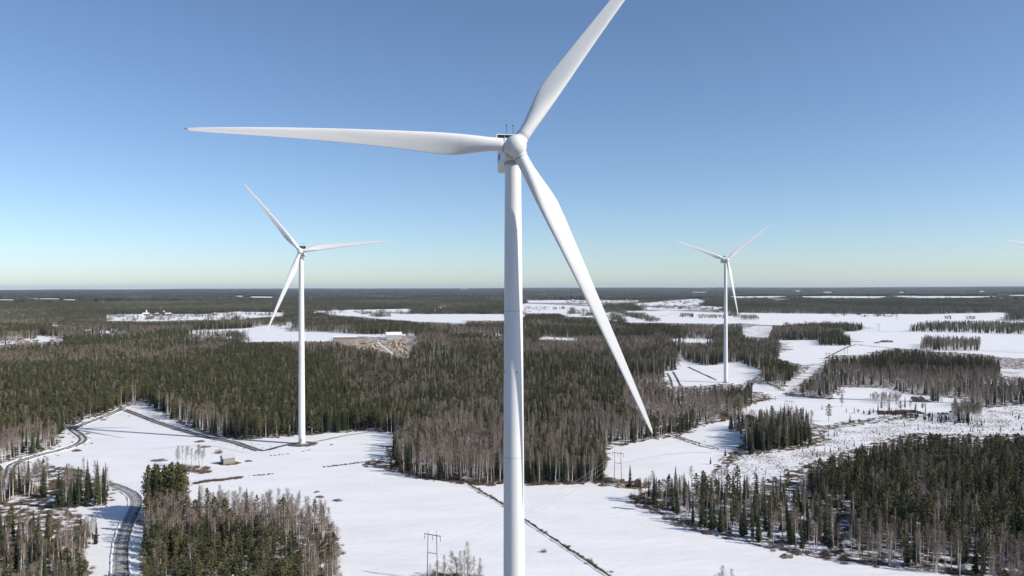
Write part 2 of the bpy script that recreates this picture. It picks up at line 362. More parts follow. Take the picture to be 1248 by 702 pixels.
for k, (i, (key, (mk, poly))) in enumerate(enumerate(FIELDS.items())):
    rng = np.random.default_rng(100+i)
    far = np.linalg.norm(g(*np.mean(poly, 0))[:2])
    pts = ragged(poly, 1.6 if far < 1500 else 3.0, rng)
    nm, lab = FIELD_WORDS.get(key, ('snow_field', None))
    z = 0.05+0.01*i if far < 2500 else 0.3+0.02*i
    o = sheet(nm, pts, z, M[mk]); o['kind'] = 'structure'
    if lab: o['label'] = lab

# ------------------------------------------------------------------ ground and distant wooded land
R_G = 46000.0
def ring_ground():
    rs = [0]+list(np.geomspace(60, R_G, 46)); n = 96; V = [(0, 0, 0)]; Fc = []
    for r in rs[1:]:
        V += [(r*math.cos(2*math.pi*q/n), r*math.sin(2*math.pi*q/n), 0) for q in range(n)]
    Fc = [(0, 1+q, 1+(q+1) % n) for q in range(n)]
    for k in range(len(rs)-2):
        a = 1+k*n; b = a+n
        Fc += [(a+q, b+q, b+(q+1) % n, a+(q+1) % n) for q in range(n)]
    return mesh_of('ground', V, Fc, M['forest_floor'])
gr = ob('ground', ring_ground()); gr['kind'] = 'structure'; gr['label'] = 'flat boreal woodland floor with patchy snow out to the horizon'

def in_fields(px):
    r = np.zeros(len(px), bool)
    for p in FIELD_PX.values(): r |= inpoly(px, p)
    return r
def canopy():
    az = np.radians(np.arange(-46, 46.01, 0.13)); rr = np.geomspace(6800, 44500, 95)
    A, Rr = np.meshgrid(az, rr); A = A+RNG.normal(0, 0.0004, A.shape); Rr = Rr*(1+RNG.normal(0, 0.004, Rr.shape))
    X = Rr*np.sin(A); Y = Rr*np.cos(A)
    hill = np.clip(vnoise(X/5200+3, Y/7400+9)-0.5, 0, 1)*70*np.clip((Rr-9000)/20000, 0, 1)
    hill += np.clip(vnoise(X/2300+31, Y/3100+5)-0.55, 0, 1)*40*np.clip((Rr-12000)/20000, 0, 1)
    Z = 9+10*RNG.random(X.shape)+6*vnoise(X/300, Y/300)+hill
    P = np.stack([X, Y, Z], -1).reshape(-1, 3); px = proj(P); B = P.copy(); B[:, 2] = 0
    bad = in_fields(px) | in_fields(proj(B))
    nr, na = X.shape; Fc = []
    bad = bad.reshape(nr, na)
    for i in range(nr-1):
        for j in range(na-1):
            if not (bad[i, j] or bad[i+1, j] or bad[i, j+1] or bad[i+1, j+1]):
                a = i*na+j; Fc.append((a, a+1, a+na+1, a+na))
    return mesh_of('distant_forest', P, Fc, M['canopy'])
cn = ob('distant_forest', canopy()); tag(cn, 'unbroken dark forest reaching to the blue horizon', 'forest', kind='stuff')

# ------------------------------------------------------------------ tree shapes (variants shared by all trees)
def spruce_geo(rng, h=20.0, Rm=2.1, step=0.5, nb=6, base=0.06):
    T = MB(); C = MB()
    T.tube([(0, 0, -0.3), (rng.normal(0, .06), rng.normal(0, .06), h*.5), (0, 0, h*.97)], [0.22, 0.13, 0.015], 5)
    z = h*base
    while z < h*0.985:
        t = z/h; L0 = Rm*min(1, (1-t)**0.8*1.12)*(0.55+0.45*min(1, t/0.16))
        n = nb if t < 0.8 else max(3, nb-2); a0 = rng.random()*6.28
        for k in range(n):
            a = a0+k*6.283/n+rng.normal(0, .22); L = L0*rng.uniform(0.55, 1.15)+0.08
            dr = L*rng.uniform(0.18, 0.5)*(1.15-t); zz = z+rng.normal(0, step*.3)
            ca, sa = math.cos(a), math.sin(a); w = L*rng.uniform(0.22, 0.34)+0.07
            mx, mz = L*.55, zz-dr*.45
            C.add([(0, 0, zz+.1), (ca*mx-sa*w, sa*mx+ca*w, mz-.16), (ca*mx, sa*mx, mz+.12), (ca*mx+sa*w, sa*mx-ca*w, mz-.16), (ca*L, sa*L, zz-dr), (ca*L*.5, sa*L*.5, zz-dr-.35*step)],
                  [(0, 1, 2), (0, 2, 3), (1, 4, 2), (2, 4, 3), (0, 5, 4)])
        z += step*(0.75+0.5*rng.random())*(1.15-0.45*t)
    return T, C
def pine_geo(rng, h=18.0, Rm=2.1, clumps=26, tuft=20, base=0.42):
    T = MB(); C = MB(); bx, by = rng.normal(0, .25), rng.normal(0, .25)
    T.tube([(0, 0, -0.3), (bx*.5, by*.5, h*.4), (bx, by, h*.96)], [0.2, 0.14, 0.03], 5)
    for k in range(clumps):
        t = base+(1-base)*((k+rng.random())/clumps); a = k*2.4+rng.normal(0, .4)
        s = (t-base)/(1-base); L = Rm*(0.35+0.75*math.sin(math.pi*min(1, (0.2+s*.8)))**.8)*rng.uniform(.5, 1.05)*(1 if s < .9 else .35)
        z0 = h*t; zc = z0+L*rng.uniform(.05, .4); cx, cy = bx*t+math.cos(a)*L*.75, by*t+math.sin(a)*L*.75
        if L > .6: T.tube([(bx*t, by*t, z0-.2), (cx, cy, zc)], [0.05, 0.02], 3, cap=False)
        for q in range(tuft):
            p = rng.normal(0, 1, 3); p *= rng.random()**.4/np.linalg.norm(p); p *= (L*.5+.35, L*.5+.35, .5)
            d = rng.normal(0, 1, 3); d[2] = abs(d[2])*.8+.2; d /= np.linalg.norm(d); e = np.cross(d, rng.normal(0, 1, 3)); e /= np.linalg.norm(e)
            c = np.array((cx, cy, zc))+p; s_ = rng.uniform(.32, .62)
            C.add([c-e*s_*.55-d*s_*.3, c+e*s_*.55-d*s_*.3, c+d*s_], [(0, 1, 2)])
    return T, C
def birch_geo(rng, h=17.0, Rm=1.9, limbs=24, twigs=13, base=0.3, tr=0.13, tw=0.05):
    T = MB(); C = MB(); bx, by = rng.normal(0, .5), rng.normal(0, .5)
    T.tube([(0, 0, -0.3), (bx*.35, by*.35, h*.4), (bx, by, h*.97)], [tr, tr*.72, 0.02], 5)
    for k in range(limbs):
        t = base+(0.95-base)*(k+rng.random())/limbs; a = k*2.4+rng.normal(0, .5)
        L = Rm*(1-((t-base)/(1-base))**1.4*.75)*rng.uniform(.6, 1.15); up = L*rng.uniform(.9, 1.9)
        p0 = np.array((bx*t, by*t, h*t)); p1 = p0+np.array((math.cos(a)*L, math.sin(a)*L, up))
        w = .035
        sd = np.array((-math.sin(a), math.cos(a), 0))*w
        C.add([p0-sd, p0+sd, p1], [(0, 1, 2)])
        C.add([p0-(0, 0, w), p0+(0, 0, w), p1], [(0, 1, 2)])
        for q in range(twigs):
            s = rng.uniform(.2, 1); b = p0+(p1-p0)*s; d = rng.normal(0, 1, 3); d[2] = d[2]*.8+.5; d /= np.linalg.norm(d)
            l = rng.uniform(.5, 1.35)*(1.1-.4*s); e = np.cross(d, rng.normal(0, 1, 3)); e *= tw*.5/np.linalg.norm(e)
            C.add([b-e, b+e, b+d*l+e*.5, b+d*l-e*.5], [(0, 1, 2, 3)])
    return T, C
def brush_geo(rng, n=70, R=1.0, h=1.4, w=0.05):
    C = MB()
    for k in range(n):
        a = rng.random()*6.28; r = R*rng.random()**.6; b = np.array((math.cos(a)*r, math.sin(a)*r, -.05))
        d = np.array((math.cos(a)*r*.4+rng.normal(0, .3), math.sin(a)*r*.4+rng.normal(0, .3), 1.0)); L = h*rng.uniform(.4, 1.1)*(1-.4*(r/R)**2)
        e = np.cross(d, rng.normal(0, 1, 3)); e *= w/np.linalg.norm(e)
        C.add([b-e, b+e, b+d*L+e*.3, b+d*L-e*.3], [(0, 1, 2, 3)])
    return C
VAR = {}
rg = np.random.default_rng(5)
VAR['spruce'] = [spruce_geo(rg, 20, rm, .5, 6, b) for rm, b in ((2.2, .04), (1.8, .1), (2.5, .06), (1.6, .2), (2.0, .12))]
VAR['pine'] = [pine_geo(rg, 18, rm, 26, 22, b) for rm, b in ((2.0, .40), (2.3, .32), (1.8, .5), (2.1, .28))]
VAR['birch'] = [birch_geo(rg, 17, rm, l, 22, b, .21, .055) for rm, l, b in ((1.9, 22, .48), (2.4, 28, .36), (1.5, 18, .55), (2.1, 24, .42), (2.8, 34, .25))]
NOMINAL = {'spruce': 20.0, 'pine': 18.0, 'birch': 17.0}
CROWN = {'spruce': 'spruce', 'pine': 'pine', 'birch': 'twig'}; TRUNK = {'spruce': 'bark', 'pine': 'bark', 'birch': 'birch_bark'}
TM = {s: [(T.mesh(s+'_trunk', M[TRUNK[s]], True), C.mesh(s+'_crown', M[CROWN[s]])) for T, C in VAR[s]] for s in VAR}
def proto_collection(name, meshes):
    c = bpy.data.collections.new(name)
    for k, me in enumerate(meshes):
        o = bpy.data.objects.new('%s_%02d' % (name, k), me); c.objects.link(o)
    return c
def joined(T, C, s):
    m = MB(); m.add(T.V, T.F, 0); m.add(C.V, C.F, 1); return m.mesh(s+'_tree', [M[TRUNK[s]], M[CROWN[s]]])
PROTO = {s: proto_collection(s+'_shapes', [joined(T, C, s) for T, C in VAR[s]]) for s in VAR}
PROTO['brush'] = proto_collection('brush_shapes', [brush_geo(rg).mesh('brush', M['brush']) for _ in range(4)])
def clump(rng, mixp):
    m = MB()
    for k in range(22):
        s = rng.choice(3, p=mixp); x, y = rng.uniform(-17, 17, 2); sc = rng.uniform(.75, 1.1)
        if s == 0: T, C = spruce_geo(rng, 20, 2.6, 1.9, 5)
        elif s == 1: T, C = pine_geo(rng, 18, 2.6, 12, 9)
        else: T, C = birch_geo(rng, 17, 2.2, 12, 5, .3, .16, .16)
        R = np.array(C.V)*sc+(x, y, 0); m.add(R, C.F, s)
        if s: m.add(np.array(T.V)*sc+(x, y, 0), T.F, 3 if s == 1 else 4)
    return m.mesh('tree_clump', [M['spruce'], M['pine'], M['twig'], M['bark'], M['birch_bark']])
PROTO['clump'] = proto_collection('clump_shapes', [clump(rg, p) for p in ((.6, .25, .15), (.4, .4, .2), (.3, .2, .5), (.7, .2, .1), (.2, .2, .6))])

def scatter(name, coll, P, rot, scl, idx):
    me = bpy.data.meshes.new(name); me.vertices.add(len(P)); me.vertices.foreach_set('co', np.asarray(P, np.float32).ravel())
    a = me.attributes.new('turn', 'FLOAT_VECTOR', 'POINT'); a.data.foreach_set('vector', np.asarray(rot, np.float32).ravel())
    a = me.attributes.new('size', 'FLOAT_VECTOR', 'POINT'); a.data.foreach_set('vector', np.asarray(scl, np.float32).ravel())
    a = me.attributes.new('shape', 'INT', 'POINT'); a.data.foreach_set('value', np.asarray(idx, np.int32))
    me.update(); o = ob(name, me)
    t = bpy.data.node_groups.new(name+'_scatter', 'GeometryNodeTree')
    t.interface.new_socket('Geometry', in_out='INPUT', socket_type='NodeSocketGeometry'); t.interface.new_socket('Geometry', in_out='OUTPUT', socket_type='NodeSocketGeometry')
    nn = t.nodes; L = t.links
    gi = nn.new('NodeGroupInput'); go = nn.new('NodeGroupOutput'); ip = nn.new('GeometryNodeInstanceOnPoints')
    ci = nn.new('GeometryNodeCollectionInfo'); ci.inputs['Collection'].default_value = coll; ci.inputs['Separate Children'].default_value = True; ci.inputs['Reset Children'].default_value = True
    def attr(nm, ty):
        n = nn.new('GeometryNodeInputNamedAttribute'); n.data_type = ty; n.inputs['Name'].default_value = nm; return n.outputs[0]
    L.new(gi.outputs[0], ip.inputs['Points']); L.new(ci.outputs[0], ip.inputs['Instance']); ip.inputs['Pick Instance'].default_value = True
    L.new(attr('shape', 'INT'), ip.inputs['Instance Index']); L.new(attr('size', 'FLOAT_VECTOR'), ip.inputs['Scale'])
    e2r = nn.new('FunctionNodeEulerToRotation'); L.new(attr('turn', 'FLOAT_VECTOR'), e2r.inputs[0]); L.new(e2r.outputs[0], ip.inputs['Rotation'])
    L.new(ip.outputs[0], go.inputs[0])
    md = o.modifiers.new('scatter', 'NODES'); md.node_group = t
    return o

# ------------------------------------------------------------------ where trees stand
SP = ['spruce', 'pine', 'birch']
T_xy = []; T_s = []; T_h = []; T_tag = []
def jitter(x0, x1, y0, y1, sp, rng):
    X, Y = np.meshgrid(np.arange(x0, x1, sp), np.arange(y0, y1, sp))
    p = np.stack([X.ravel(), Y.ravel()], -1); return p+rng.uniform(-.48, .48, p.shape)*sp
MIX = [  # outline on the photograph, (spruce, pine, birch), height range
 ([(470,540),(560,520),(625,520),(625,600),(560,592),(470,575)], (.22,.06,.72), (14,19)),
 ([(470,520),(625,480),(625,520),(560,520),(480,545)], (.55,.1,.35), (16,22)),
 ([(636,520),(740,520),(790,540),(745,556),(636,575)], (.25,.05,.70), (13,18)),
 ([(636,570),(738,550),(742,590),(636,592)], (.5,.0,.5), (13,20)),
 ([(640,440),(800,440),(800,520),(640,520)], (.62,.1,.28), (16,23)),
 ([(760,462),(895,466),(900,500),(870,518),(780,530),(760,520)], (.06,.02,.92), (9,13)),
 ([(885,462),(918,462),(918,492),(885,492)], (.8,.05,.15), (11,16)),
 ([(940,590),(1290,525),(1290,800),(1000,690),(940,640)], (.42,.36,.22), (12,20)),
 ([(900,600),(1000,600),(1040,650),(1030,690),(900,660)], (.45,.2,.35), (12,18)),
 ([(1030,655),(1290,690),(1290,800),(1000,690)], (.2,.25,.55), (12,16)),
 ([(960,452),(1290,455),(1290,490),(1100,488),(1010,490)], (.25,.05,.70), (10,15)),
 ([(1000,425),(1290,432),(1290,456),(1000,448)], (.75,.1,.15), (15,20)),
 ([(0,430),(240,428),(240,452),(0,462)], (.2,.25,.55), (13,18)),
 ([(0,455),(240,448),(470,440),(470,535),(0,575)], (.40,.48,.12), (14,20)),
 ([(160,490),(280,520),(280,540),(160,505)], (.3,.2,.5), (14,20)),
 ([(0,540),(70,530),(60,575),(0,600)], (.1,.1,.8), (12,17)),
 ([(400,430),(640,425),(640,500),(430,520)], (.52,.18,.30), (15,21)),
 ([(655,414),(800,414),(800,428),(655,424)], (.1,.1,.8), (10,14)),
 ([(800,418),(960,418),(960,448),(800,448)], (.5,.1,.4), (14,19)),
]
def species(xy, px, rng):
    n = len(xy); nz = vnoise(xy[:, 0]/90+40, xy[:, 1]/140+40); n2 = vnoise(xy[:, 0]/55+9, xy[:, 1]/70+77)
    pb = np.clip((nz-.36)*2.0, .10, .8); ps = (1-pb)*np.clip(.25+.7*n2, 0, 1); pp = 1-pb-ps
    lo = np.full(n, 13.0); hi = np.full(n, 20.0)
    for poly, pr, hr in MIX:
        m = inpoly(px, poly)
        n3 = vnoise(xy[m, 0]/26+5, xy[m, 1]/38+91)
        b = np.clip(pr[2]*(.15+1.7*n3), 0, 1) if pr[2] < .6 else np.clip(pr[2]+(n3-.5)*.8, 0, 1); rest = max(1e-6, pr[0]+pr[1])
        pb[m] = b; ps[m] = (1-b)*pr[0]/rest; pp[m] = (1-b)*pr[1]/rest
        lo[m], hi[m] = hr
    u = rng.random(n); s = np.where(u < ps, 0, np.where(u < ps+pp, 1, 2))
    k = .75*rng.random(n)+.5*vnoise(xy[:, 0]/25, xy[:, 1]/25)-.15
    return s, lo+(hi-lo)*k
def default_forest():
    rng = np.random.default_rng(21)
    for sp, r0, r1 in ((4.1, 230, 900), (5.3, 900, 1700), (6.8, 1700, 3000)):
        half = r1*.72
        p = jitter(-half, half, r0*.7, r1, sp, rng)
        d = np.hypot(p[:, 0], p[:, 1]); px = proj(np.c_[p, np.zeros(len(p))])
        m = (d >= r0) & (d < r1) & (px[:, 0] > -45-20000/d*.5) & (px[:, 0] < 1293+20000/d*.9) & (px[:, 1] < 790)
        p, px = p[m], px[m]
        s, h = species(p, px, rng)
        # thin the woods here and there
        keep = rng.random(len(p)) < np.clip(.35+1.1*vnoise(p[:, 0]/22+3, p[:, 1]/22+8), 0, 1)
        top = proj(np.c_[p, h*.92]); mid = proj(np.c_[p, h*.5])
        keep &= ~(in_fields(px) | in_fields(top) | in_fields(mid)) & ~((px[:, 0] < 470) & (px[:, 1] > 580))
        T_xy.append(p[keep]); T_s.append(s[keep]); T_h.append(h[keep]); T_tag.append(np.full(keep.sum(), -1))
default_forest()
COPSES = [  # ground outline on the photograph, spacing, (spruce, pine, birch), heights, label words
 ([(905,548),(930,550),(960,547),(986,541),(990,531),(960,524),(922,528)], 4.2, (.62,.03,.35), (16,23), 'in the tall grove beside the felled slope'),
 ([(888,527),(912,531),(914,521),(893,519)], 4.2, (.6,.0,.4), (11,16), 'in the small grove by the brown creek'),
 ([(776,611),(800,622),(832,639),(870,651),(930,664),(1015,679),(1030,660),(1000,632),(960,612),(905,604),(850,603),(800,606)], 5.2, (.45,.10,.45), (10,17), 'in the thin wood at lower right'),
 ([(178,640),(240,632),(300,636),(360,640),(396,646),(405,672),(340,676),(175,676)], 3.7, (.10,.08,.82), (13,18.5), 'in the copse left of the near pylon'),
 ([(362,672),(405,672),(414,690),(420,760),(368,760)], 4.4, (.03,.05,.92), (12,17), 'at the right end of the roadside copse'),
 ([(176,664),(260,660),(345,668),(364,676),(366,760),(172,760)], 4.9, (.16,.70,.14), (10,15), 'at the front of the copse by the road'),
 ([(178,638),(226,636),(226,624),(180,624)], 2.7, (.35,.65,0), (22,26), 'in the tall dark clump over the road bend'),
 ([(70,622),(130,616),(131,602),(72,604)], 4.2, (.5,.1,.4), (14,22), 'in the grove left of the road bend'),
 ([(-30,618),(62,604),(60,590),(-30,592)], 4.6, (.12,.08,.8), (13,18), 'in the birch belt at the left edge'),
 ([(-40,665),(45,655),(75,668),(100,676),(108,690),(103,705),(110,770),(-40,770)], 5.0, (.36,.12,.52), (13,18), 'in the wood at the lower left corner'),
 ([(92,668),(122,668),(122,660),(96,655)], 3.4, (.8,0,.2), (9,12), 'at the tip of the lower left wood'),
 ([(640,590),(738,588),(740,574),(690,562),(640,560)], 4.6, (.45,.02,.53), (12,19), 'behind the nearest tower at the wood edge'),
 ([(1121,427),(1195,428.5),(1194,421.5),(1126,419.5)], 6.5, (.3,.05,.65), (15,21), 'in a wooded island on the far plain'),
 ([(1105,404.5),(1180,406),(1290,409),(1290,399),(1200,397.5),(1130,398)], 9, (.4,.1,.5), (15,20), 'in the long wooded island on the far plain'),
 ([(998,421.5),(1037,421.5),(1034,415.5),(998,415.5)], 6.5, (.75,.1,.15), (15,20), 'in the dark island wood on the plain'),
 ([(1000,405.5),(1050,403.5),(1052,400),(1005,401)], 9, (.7,.1,.2), (14,20), 'in a row of spruces on the plain'),
 ([(828,386.5),(845,387),(846,384.8),(830,384.5)], 9, (.4,.1,.5), (11,14), 'in scattered far groves on the plain'),
 ([(850,388),(883,388.5),(883,386.2),(852,386)], 11, (.3,.1,.6), (10,13), 'in scattered far groves on the plain'),
 ([(902,390.5),(925,391),(922,387.5),(904,387.5)], 9, (.1,.1,.8), (12,16), 'in scattered far groves on the plain'),
 ([(1150,389),(1160,389.2),(1160,387.8),(1151,387.8)], 9, (.3,.2,.5), (9,12), 'in tiny islets of trees on the plain'),
 ([(1176,389.5),(1188,389.8),(1188,388.3),(1177,388.2)], 9, (.3,.2,.5), (9,12), 'in tiny islets of trees on the plain'),
 ([(1060,492),(1098,492.5),(1098,486),(1062,485)], 3.6, (0,0,1), (6,8), 'in the grey thicket on the creek meadow'),
 ([(1068,503.5),(1130,505),(1130,502),(1070,500.5)], 6.5, (.3,.1,.6), (6,13), 'along the ditch on the creek meadow'),
 ([(1133,491),(1150,491.5),(1150,486),(1134,485)], 4, (.1,.0,.9), (12,15), 'in a round birch clump on the meadow'),
 ([(1160,515),(1196,516),(1196,505),(1162,503)], 4.2, (.05,.05,.9), (11,15), 'in the birch clump above the felled slope'),
 ([(1020,502),(1100,510),(1200,522),(1200,514),(1100,505)], 5.5, (.85,.05,.1), (3,6), 'among saplings along the felled slope'),
 ([(215,570),(250,575),(252,568),(220,565)], 4.6, (0,0,1), (11,15), 'in the loose row left of the grey barn'),
 ([(395,406),(500,411),(500,409),(395,404.5)], 17, (.4,.2,.4), (10,15), 'dotted along the field before the quarry'),
 ([(700,382),(760,389),(765,386),(720,379)], 22, (.3,.1,.6), (11,16), 'around the farms beyond the wood'),
 ([(160,390),(340,385),(340,383),(160,386)], 32, (.3,.1,.6), (11,15), 'around the far left farms'),
 ([(690,372),(860,369),(860,366),(690,368)], 45, (.2,.2,.6), (12,16), 'around the far village'),
]
for ci_, (poly, sp, pr, hr, words) in enumerate(COPSES):
    rng = np.random.default_rng(300+ci_)
    gp = g(*np.array(poly, float).T)[:, :2]; lo = gp.min(0); hi = gp.max(0)
    p = jitter(lo[0], hi[0]+sp, lo[1], hi[1]+sp, sp, rng)
    p = p[inpoly(p, gp)]
    s = rng.choice(3, len(p), p=pr); h = rng.uniform(*hr, len(p))
    T_xy.append(p); T_s.append(s); T_h.append(h); T_tag.append(np.full(len(p), ci_))
SINGLES = [  # lone trees: base pixel, species, height, label
 (768,594,'spruce',13.5,'lone dark spruce beside the tan cottage'),
 (394,640,'spruce',11,'small spruce at the right end of the roadside copse'),
 (1010,514,'pine',15,'tall ragged pine standing alone on the creek meadow'),
 (1026,496,'pine',13,'broad dark pine on its own mound in the meadow'),
 (1036,516,'spruce',8,'short spruce alone below the meadow'),
 (1002,499,'spruce',4,'tiny round spruce alone at the left of the meadow'),
 (1103,499,'spruce',13,'upright dark spruce amid shrubs on the meadow'),
 (1114,499,'birch',12,'leafless tree beside the upright meadow spruce'),
 (800,600,'spruce',9,'leading spruce at the left end of the thin wood'),
 (876,600,'spruce',10,'slim lone spruce on the lower felled slope'),
 (970,669,'birch',17,'spreading pale leafless tree at the front of the thin wood'),
 (866,566,'spruce',5,'small dark sapling at the corner of the middle field'),
 (884,556,'spruce',5,'sapling at the ditch end by the tall grove'),
 (570,706,'birch',15,'taller leafless tree right of the near pylon'),
 (560,708,'birch',12,'leafless tree in the thicket right of the near pylon'),
 (541,706,'birch',10,'low leafless tree just beside the near pylon'),
 (578,712,'birch',11,'rightmost leafless tree of the pylon thicket'),
 (532,712,'birch',9,'leafless tree at the near pylon foot'),
 (550,711,'birch',13,'slender leafless tree between the two mossy boulders'),
 (566,704,'birch',11,'short leafless tree behind the pylon thicket'),
 (585,708,'birch',9,'low leafless sapling right of the pylon thicket'),
 (524,716,'birch',9,'low leafless sapling left of the near pylon foot'),
 (882,718,'birch',9,'leafless treetop rising at the bottom edge in the open snow'),
 (892,722,'birch',9,'second leafless treetop at the bottom edge in the open snow'),
 (480,556,'spruce',15,'spruce at the bay of snow by the central wood'),
 (107,617,'spruce',25,'tallest spruce in the grove left of the road bend'),
 (119,617,'spruce',25,'twin tall spruce right of the tallest one by the road'),
]
def tree_thing(s, x, y, h, v, rz, label, group):
    root = bpy.data.objects.new({'spruce': 'spruce_tree', 'pine': 'pine_tree', 'birch': 'birch_tree'}[s], None); COL.objects.link(root)
    k = h/NOMINAL[s]; kw = k**.6*random.uniform(.72, 1.3); root.location = (x, y, 0); root.rotation_euler = (0, 0, rz); root.scale = (kw, kw, k)
    root.empty_display_size = .5
    tag(root, label, {'spruce': 'spruce', 'pine': 'pine', 'birch': 'birch'}[s], group)
    t, c = TM[s][v % len(TM[s])]
    ob('trunk', t, root); ob('crown', c, root)
for x, y, s, h, lab in SINGLES:
    p = g(x, y); tree_thing(s, p[0], p[1], h, random.randrange(9), random.random()*6.28, lab, None)
XY = np.concatenate(T_xy); S = np.concatenate(T_s); H = np.concatenate(T_h); TG = np.concatenate(T_tag)
# keep the cottage yard, roads and turbine pads free
PXB = proj(np.c_[XY, np.zeros(len(XY))])
DESC = {'spruce': 'dark green spruce', 'pine': 'olive green pine', 'birch': 'leafless pale birch'}
def region_word(px, py):
    if py > 600 and px > 640:
        return ('at the front of' if py > 672 else 'in the middle of' if py > 630 else 'at the back of')+' the lower right wood'+(' by the thin trees' if px < 1040 else ' near the right edge' if px > 1150 else '')
    if px > 1000: return 'in the woods above the creek meadow'+(' near the right edge' if px > 1130 else '')
    if px > 900: return 'in the woods beside the power line corridor'
    if px < 75: return 'in the forest at the left edge above the winding road'
    if px < 160: return 'in the forest right above the road bend'
    if px < 240: return 'in the forest along the service road'
    if px < 300: return 'in the forest above the grey barn'
    if px < 365: return 'in the forest left of the left turbine foot'
    if px < 420: return 'in the forest right of the left turbine foot'
    if px < 470: return 'in the forest above the snowy bay'
    if px < 550: return 'in the wood jutting into the field'
    if px < 632: return 'in the wood hugging the nearest tower on its left'
    if px < 700: return 'in the wood hugging the nearest tower on its right'
    return 'in the wood around the lowest blade tip'
def copse_word(ci, px, py):
    P = np.array(COPSES[ci][0], float); u = (px-P[:, 0].min())/np.ptp(P[:, 0]); y1 = min(P[:, 1].max(), 705); v = (py-P[:, 1].min())/(y1-P[:, 1].min())
    side = 'left' if u < .28 else 'right' if u > .72 else 'middle'; dep = 'front' if v > .6 else 'back'
    w = COPSES[ci][4]
    return '%s %s %s' % (dep, side, w) if len(P) > 4 else w
CUTS = []      # filled by roads below: (polyline, half width)
# ------------------------------------------------------------------ roads, tracks, ditches
def smooth_path(px_pts, step=2.5):
    P = [g(*q)[:2] for q in px_pts]; P = [2*P[0]-P[1]]+P+[2*P[-1]-P[-2]]; out = []
    for i in range(1, len(P)-2):
        a, b, c, d = P[i-1:i+3]; n = max(2, int(np.linalg.norm(c-b)/step))
        for k in range(n):
            t = k/n; out.append(.5*((2*b)+(c-a)*t+(2*a-5*b+4*c-d)*t*t+(3*b-a-3*c+d)*t**3))
    out.append(P[-2]); return np.array(out)
def normals(P):
    t = np.gradient(P, axis=0); t /= np.linalg.norm(t, axis=1)[:, None]+1e-9
    return np.stack([-t[:, 1], t[:, 0]], -1)
def strip(name, P, w, z, m, off=0.0, rag=0.0, rng=RNG, taper=False):
    n = normals(P); k = len(P)
    ww = np.full(k, w/2.0)
    if taper: ww *= np.clip(np.minimum(np.arange(k), k-1-np.arange(k))/3.0, .1, 1)
    l = P+n*(off+ww+rng.normal(0, rag, k))[:, None]; r = P+n*(off-ww+rng.normal(0, rag, k))[:, None]
    V = [(*a, z) for a in r]+[(*a, z) for a in l]
    return ob(name, mesh_of(name, V, [(i, i+1, k+i+1, k+i) for i in range(k-1)], m))
def bank(name, P, off, w, hgt, m, rng=RNG, z0=0.0):
    """low ridge of ploughed snow or earth running along a path"""
    n = normals(P); k = len(P); V = []; prof = ((-.5, 0), (-.22, .75), (.1, 1), (.5, 0))
    for i in range(k):
        s = rng.uniform(.45, 1.25); o2 = off+rng.normal(0, .15)
        for a, b in prof: q = P[i]+n[i]*(o2+a*w); V.append((q[0], q[1], z0+b*hgt*s-(.02 if b == 0 else 0)))
    Fc = [(i*4+j, i*4+j+1, (i+1)*4+j+1, (i+1)*4+j) for i in range(k-1) for j in range(3)]
    return ob(name, mesh_of(name, V, Fc, m, True))
def struct(o, label=None, kind='structure'):
    o['kind'] = kind
    if label: o['label'] = label
    return o
ZR = 0.12
r_main = smooth_path([(6,600),(10,581),(15,567),(31,560),(51,554),(73.5,548.5),(92,542.5),(100,537.5),(100,533),(94,528),(88.5,524),(91,521.3),(103,516.5),(121,510),(142,501.5),(150,497.5)])
rd = struct(strip('gravel_road', r_main, 6.4, ZR, M['pale_packed'], 0, .15), 'winding gravel road with two bare wheel ruts at the left forest edge')
for s_ in (-1.9, 1.9): strip('wheel_rut', r_main, 1.7, ZR+.012, M['gravel'], s_, .18).parent = rd
for s_ in (-4.0, 4.0): bank('snow_bank', r_main, s_, 1.6, .5, M['snow']).parent = rd
r_site = smooth_path([(146,498.5),(155.5,501),(171,507),(188,513.6),(210,521),(230,527),(254,533.5),(282,538.5),(302,545),(316,549.5)])
rd2 = struct(strip('service_road', r_site, 6.2, ZR+.004, M['packed'], 0, .15), 'dark service road along the forest edge to the left turbine')
for s_ in (-1.7, 1.7): strip('wheel_rut', r_site, 2.4, ZR+.016, M['gravel'], s_, .25).parent = rd2
bank('snow_bank', r_site, 4.2, 1.8, .6, M['snow']).parent = rd2
r_pad = smooth_path([(316,549.5),(328,548),(340,544.5),(358,540.5)])
rd3 = struct(strip('service_road', r_pad, 4.5, ZR+.008, M['gravel'], 0, .3), 'short spur of bare gravel up to the left turbine foot')
r_front = smooth_path([(128,589.5),(138,592),(148,595.5),(160,602),(165.5,611),(163,622),(156.8,635.6),(151,649.6),(147.5,667),(146.5,684),(147,702),(150,745)])
rd4 = struct(strip('farm_road', r_front, 6.0, ZR, M['packed'], 0, .12), 'packed snow road striped with tree shadows at lower left')
for s_ in (-1.5, 1.5): strip('wheel_rut', r_front, 1.0, ZR+.012, M['dark_packed'], s_, .12).parent = rd4
for s_ in (-3.5, 3.5): bank('snow_bank', r_front, s_, 1.3, .65, M['snow']).parent = rd4
strip('road_ditch', r_front, .9, ZR+.006, M['ditch'], 2.75, .15).parent = rd4
r_mid = smooth_path([(780,523),(795,525.6),(822,532),(850,541),(872,547)])
rd5 = struct(strip('farm_track', r_mid, 4.0, ZR, M['snow'], 0, .1), 'snow covered farm track crossing the middle field')
for s_ in (-2.8, 2.8): strip('track_verge', r_mid, 1.1, ZR+.01, M['ditch'], s_, .35).parent = rd5
r_creek = smooth_path([(880,512),(885,503),(889,498.5),(898,494),(912,491),(926,488.5),(940,485)])
struct(strip('creek', r_creek, 7.0, ZR, M['brown_earth'], 0, .7, taper=True), 'brown muddy creek bed winding through the snow at right')
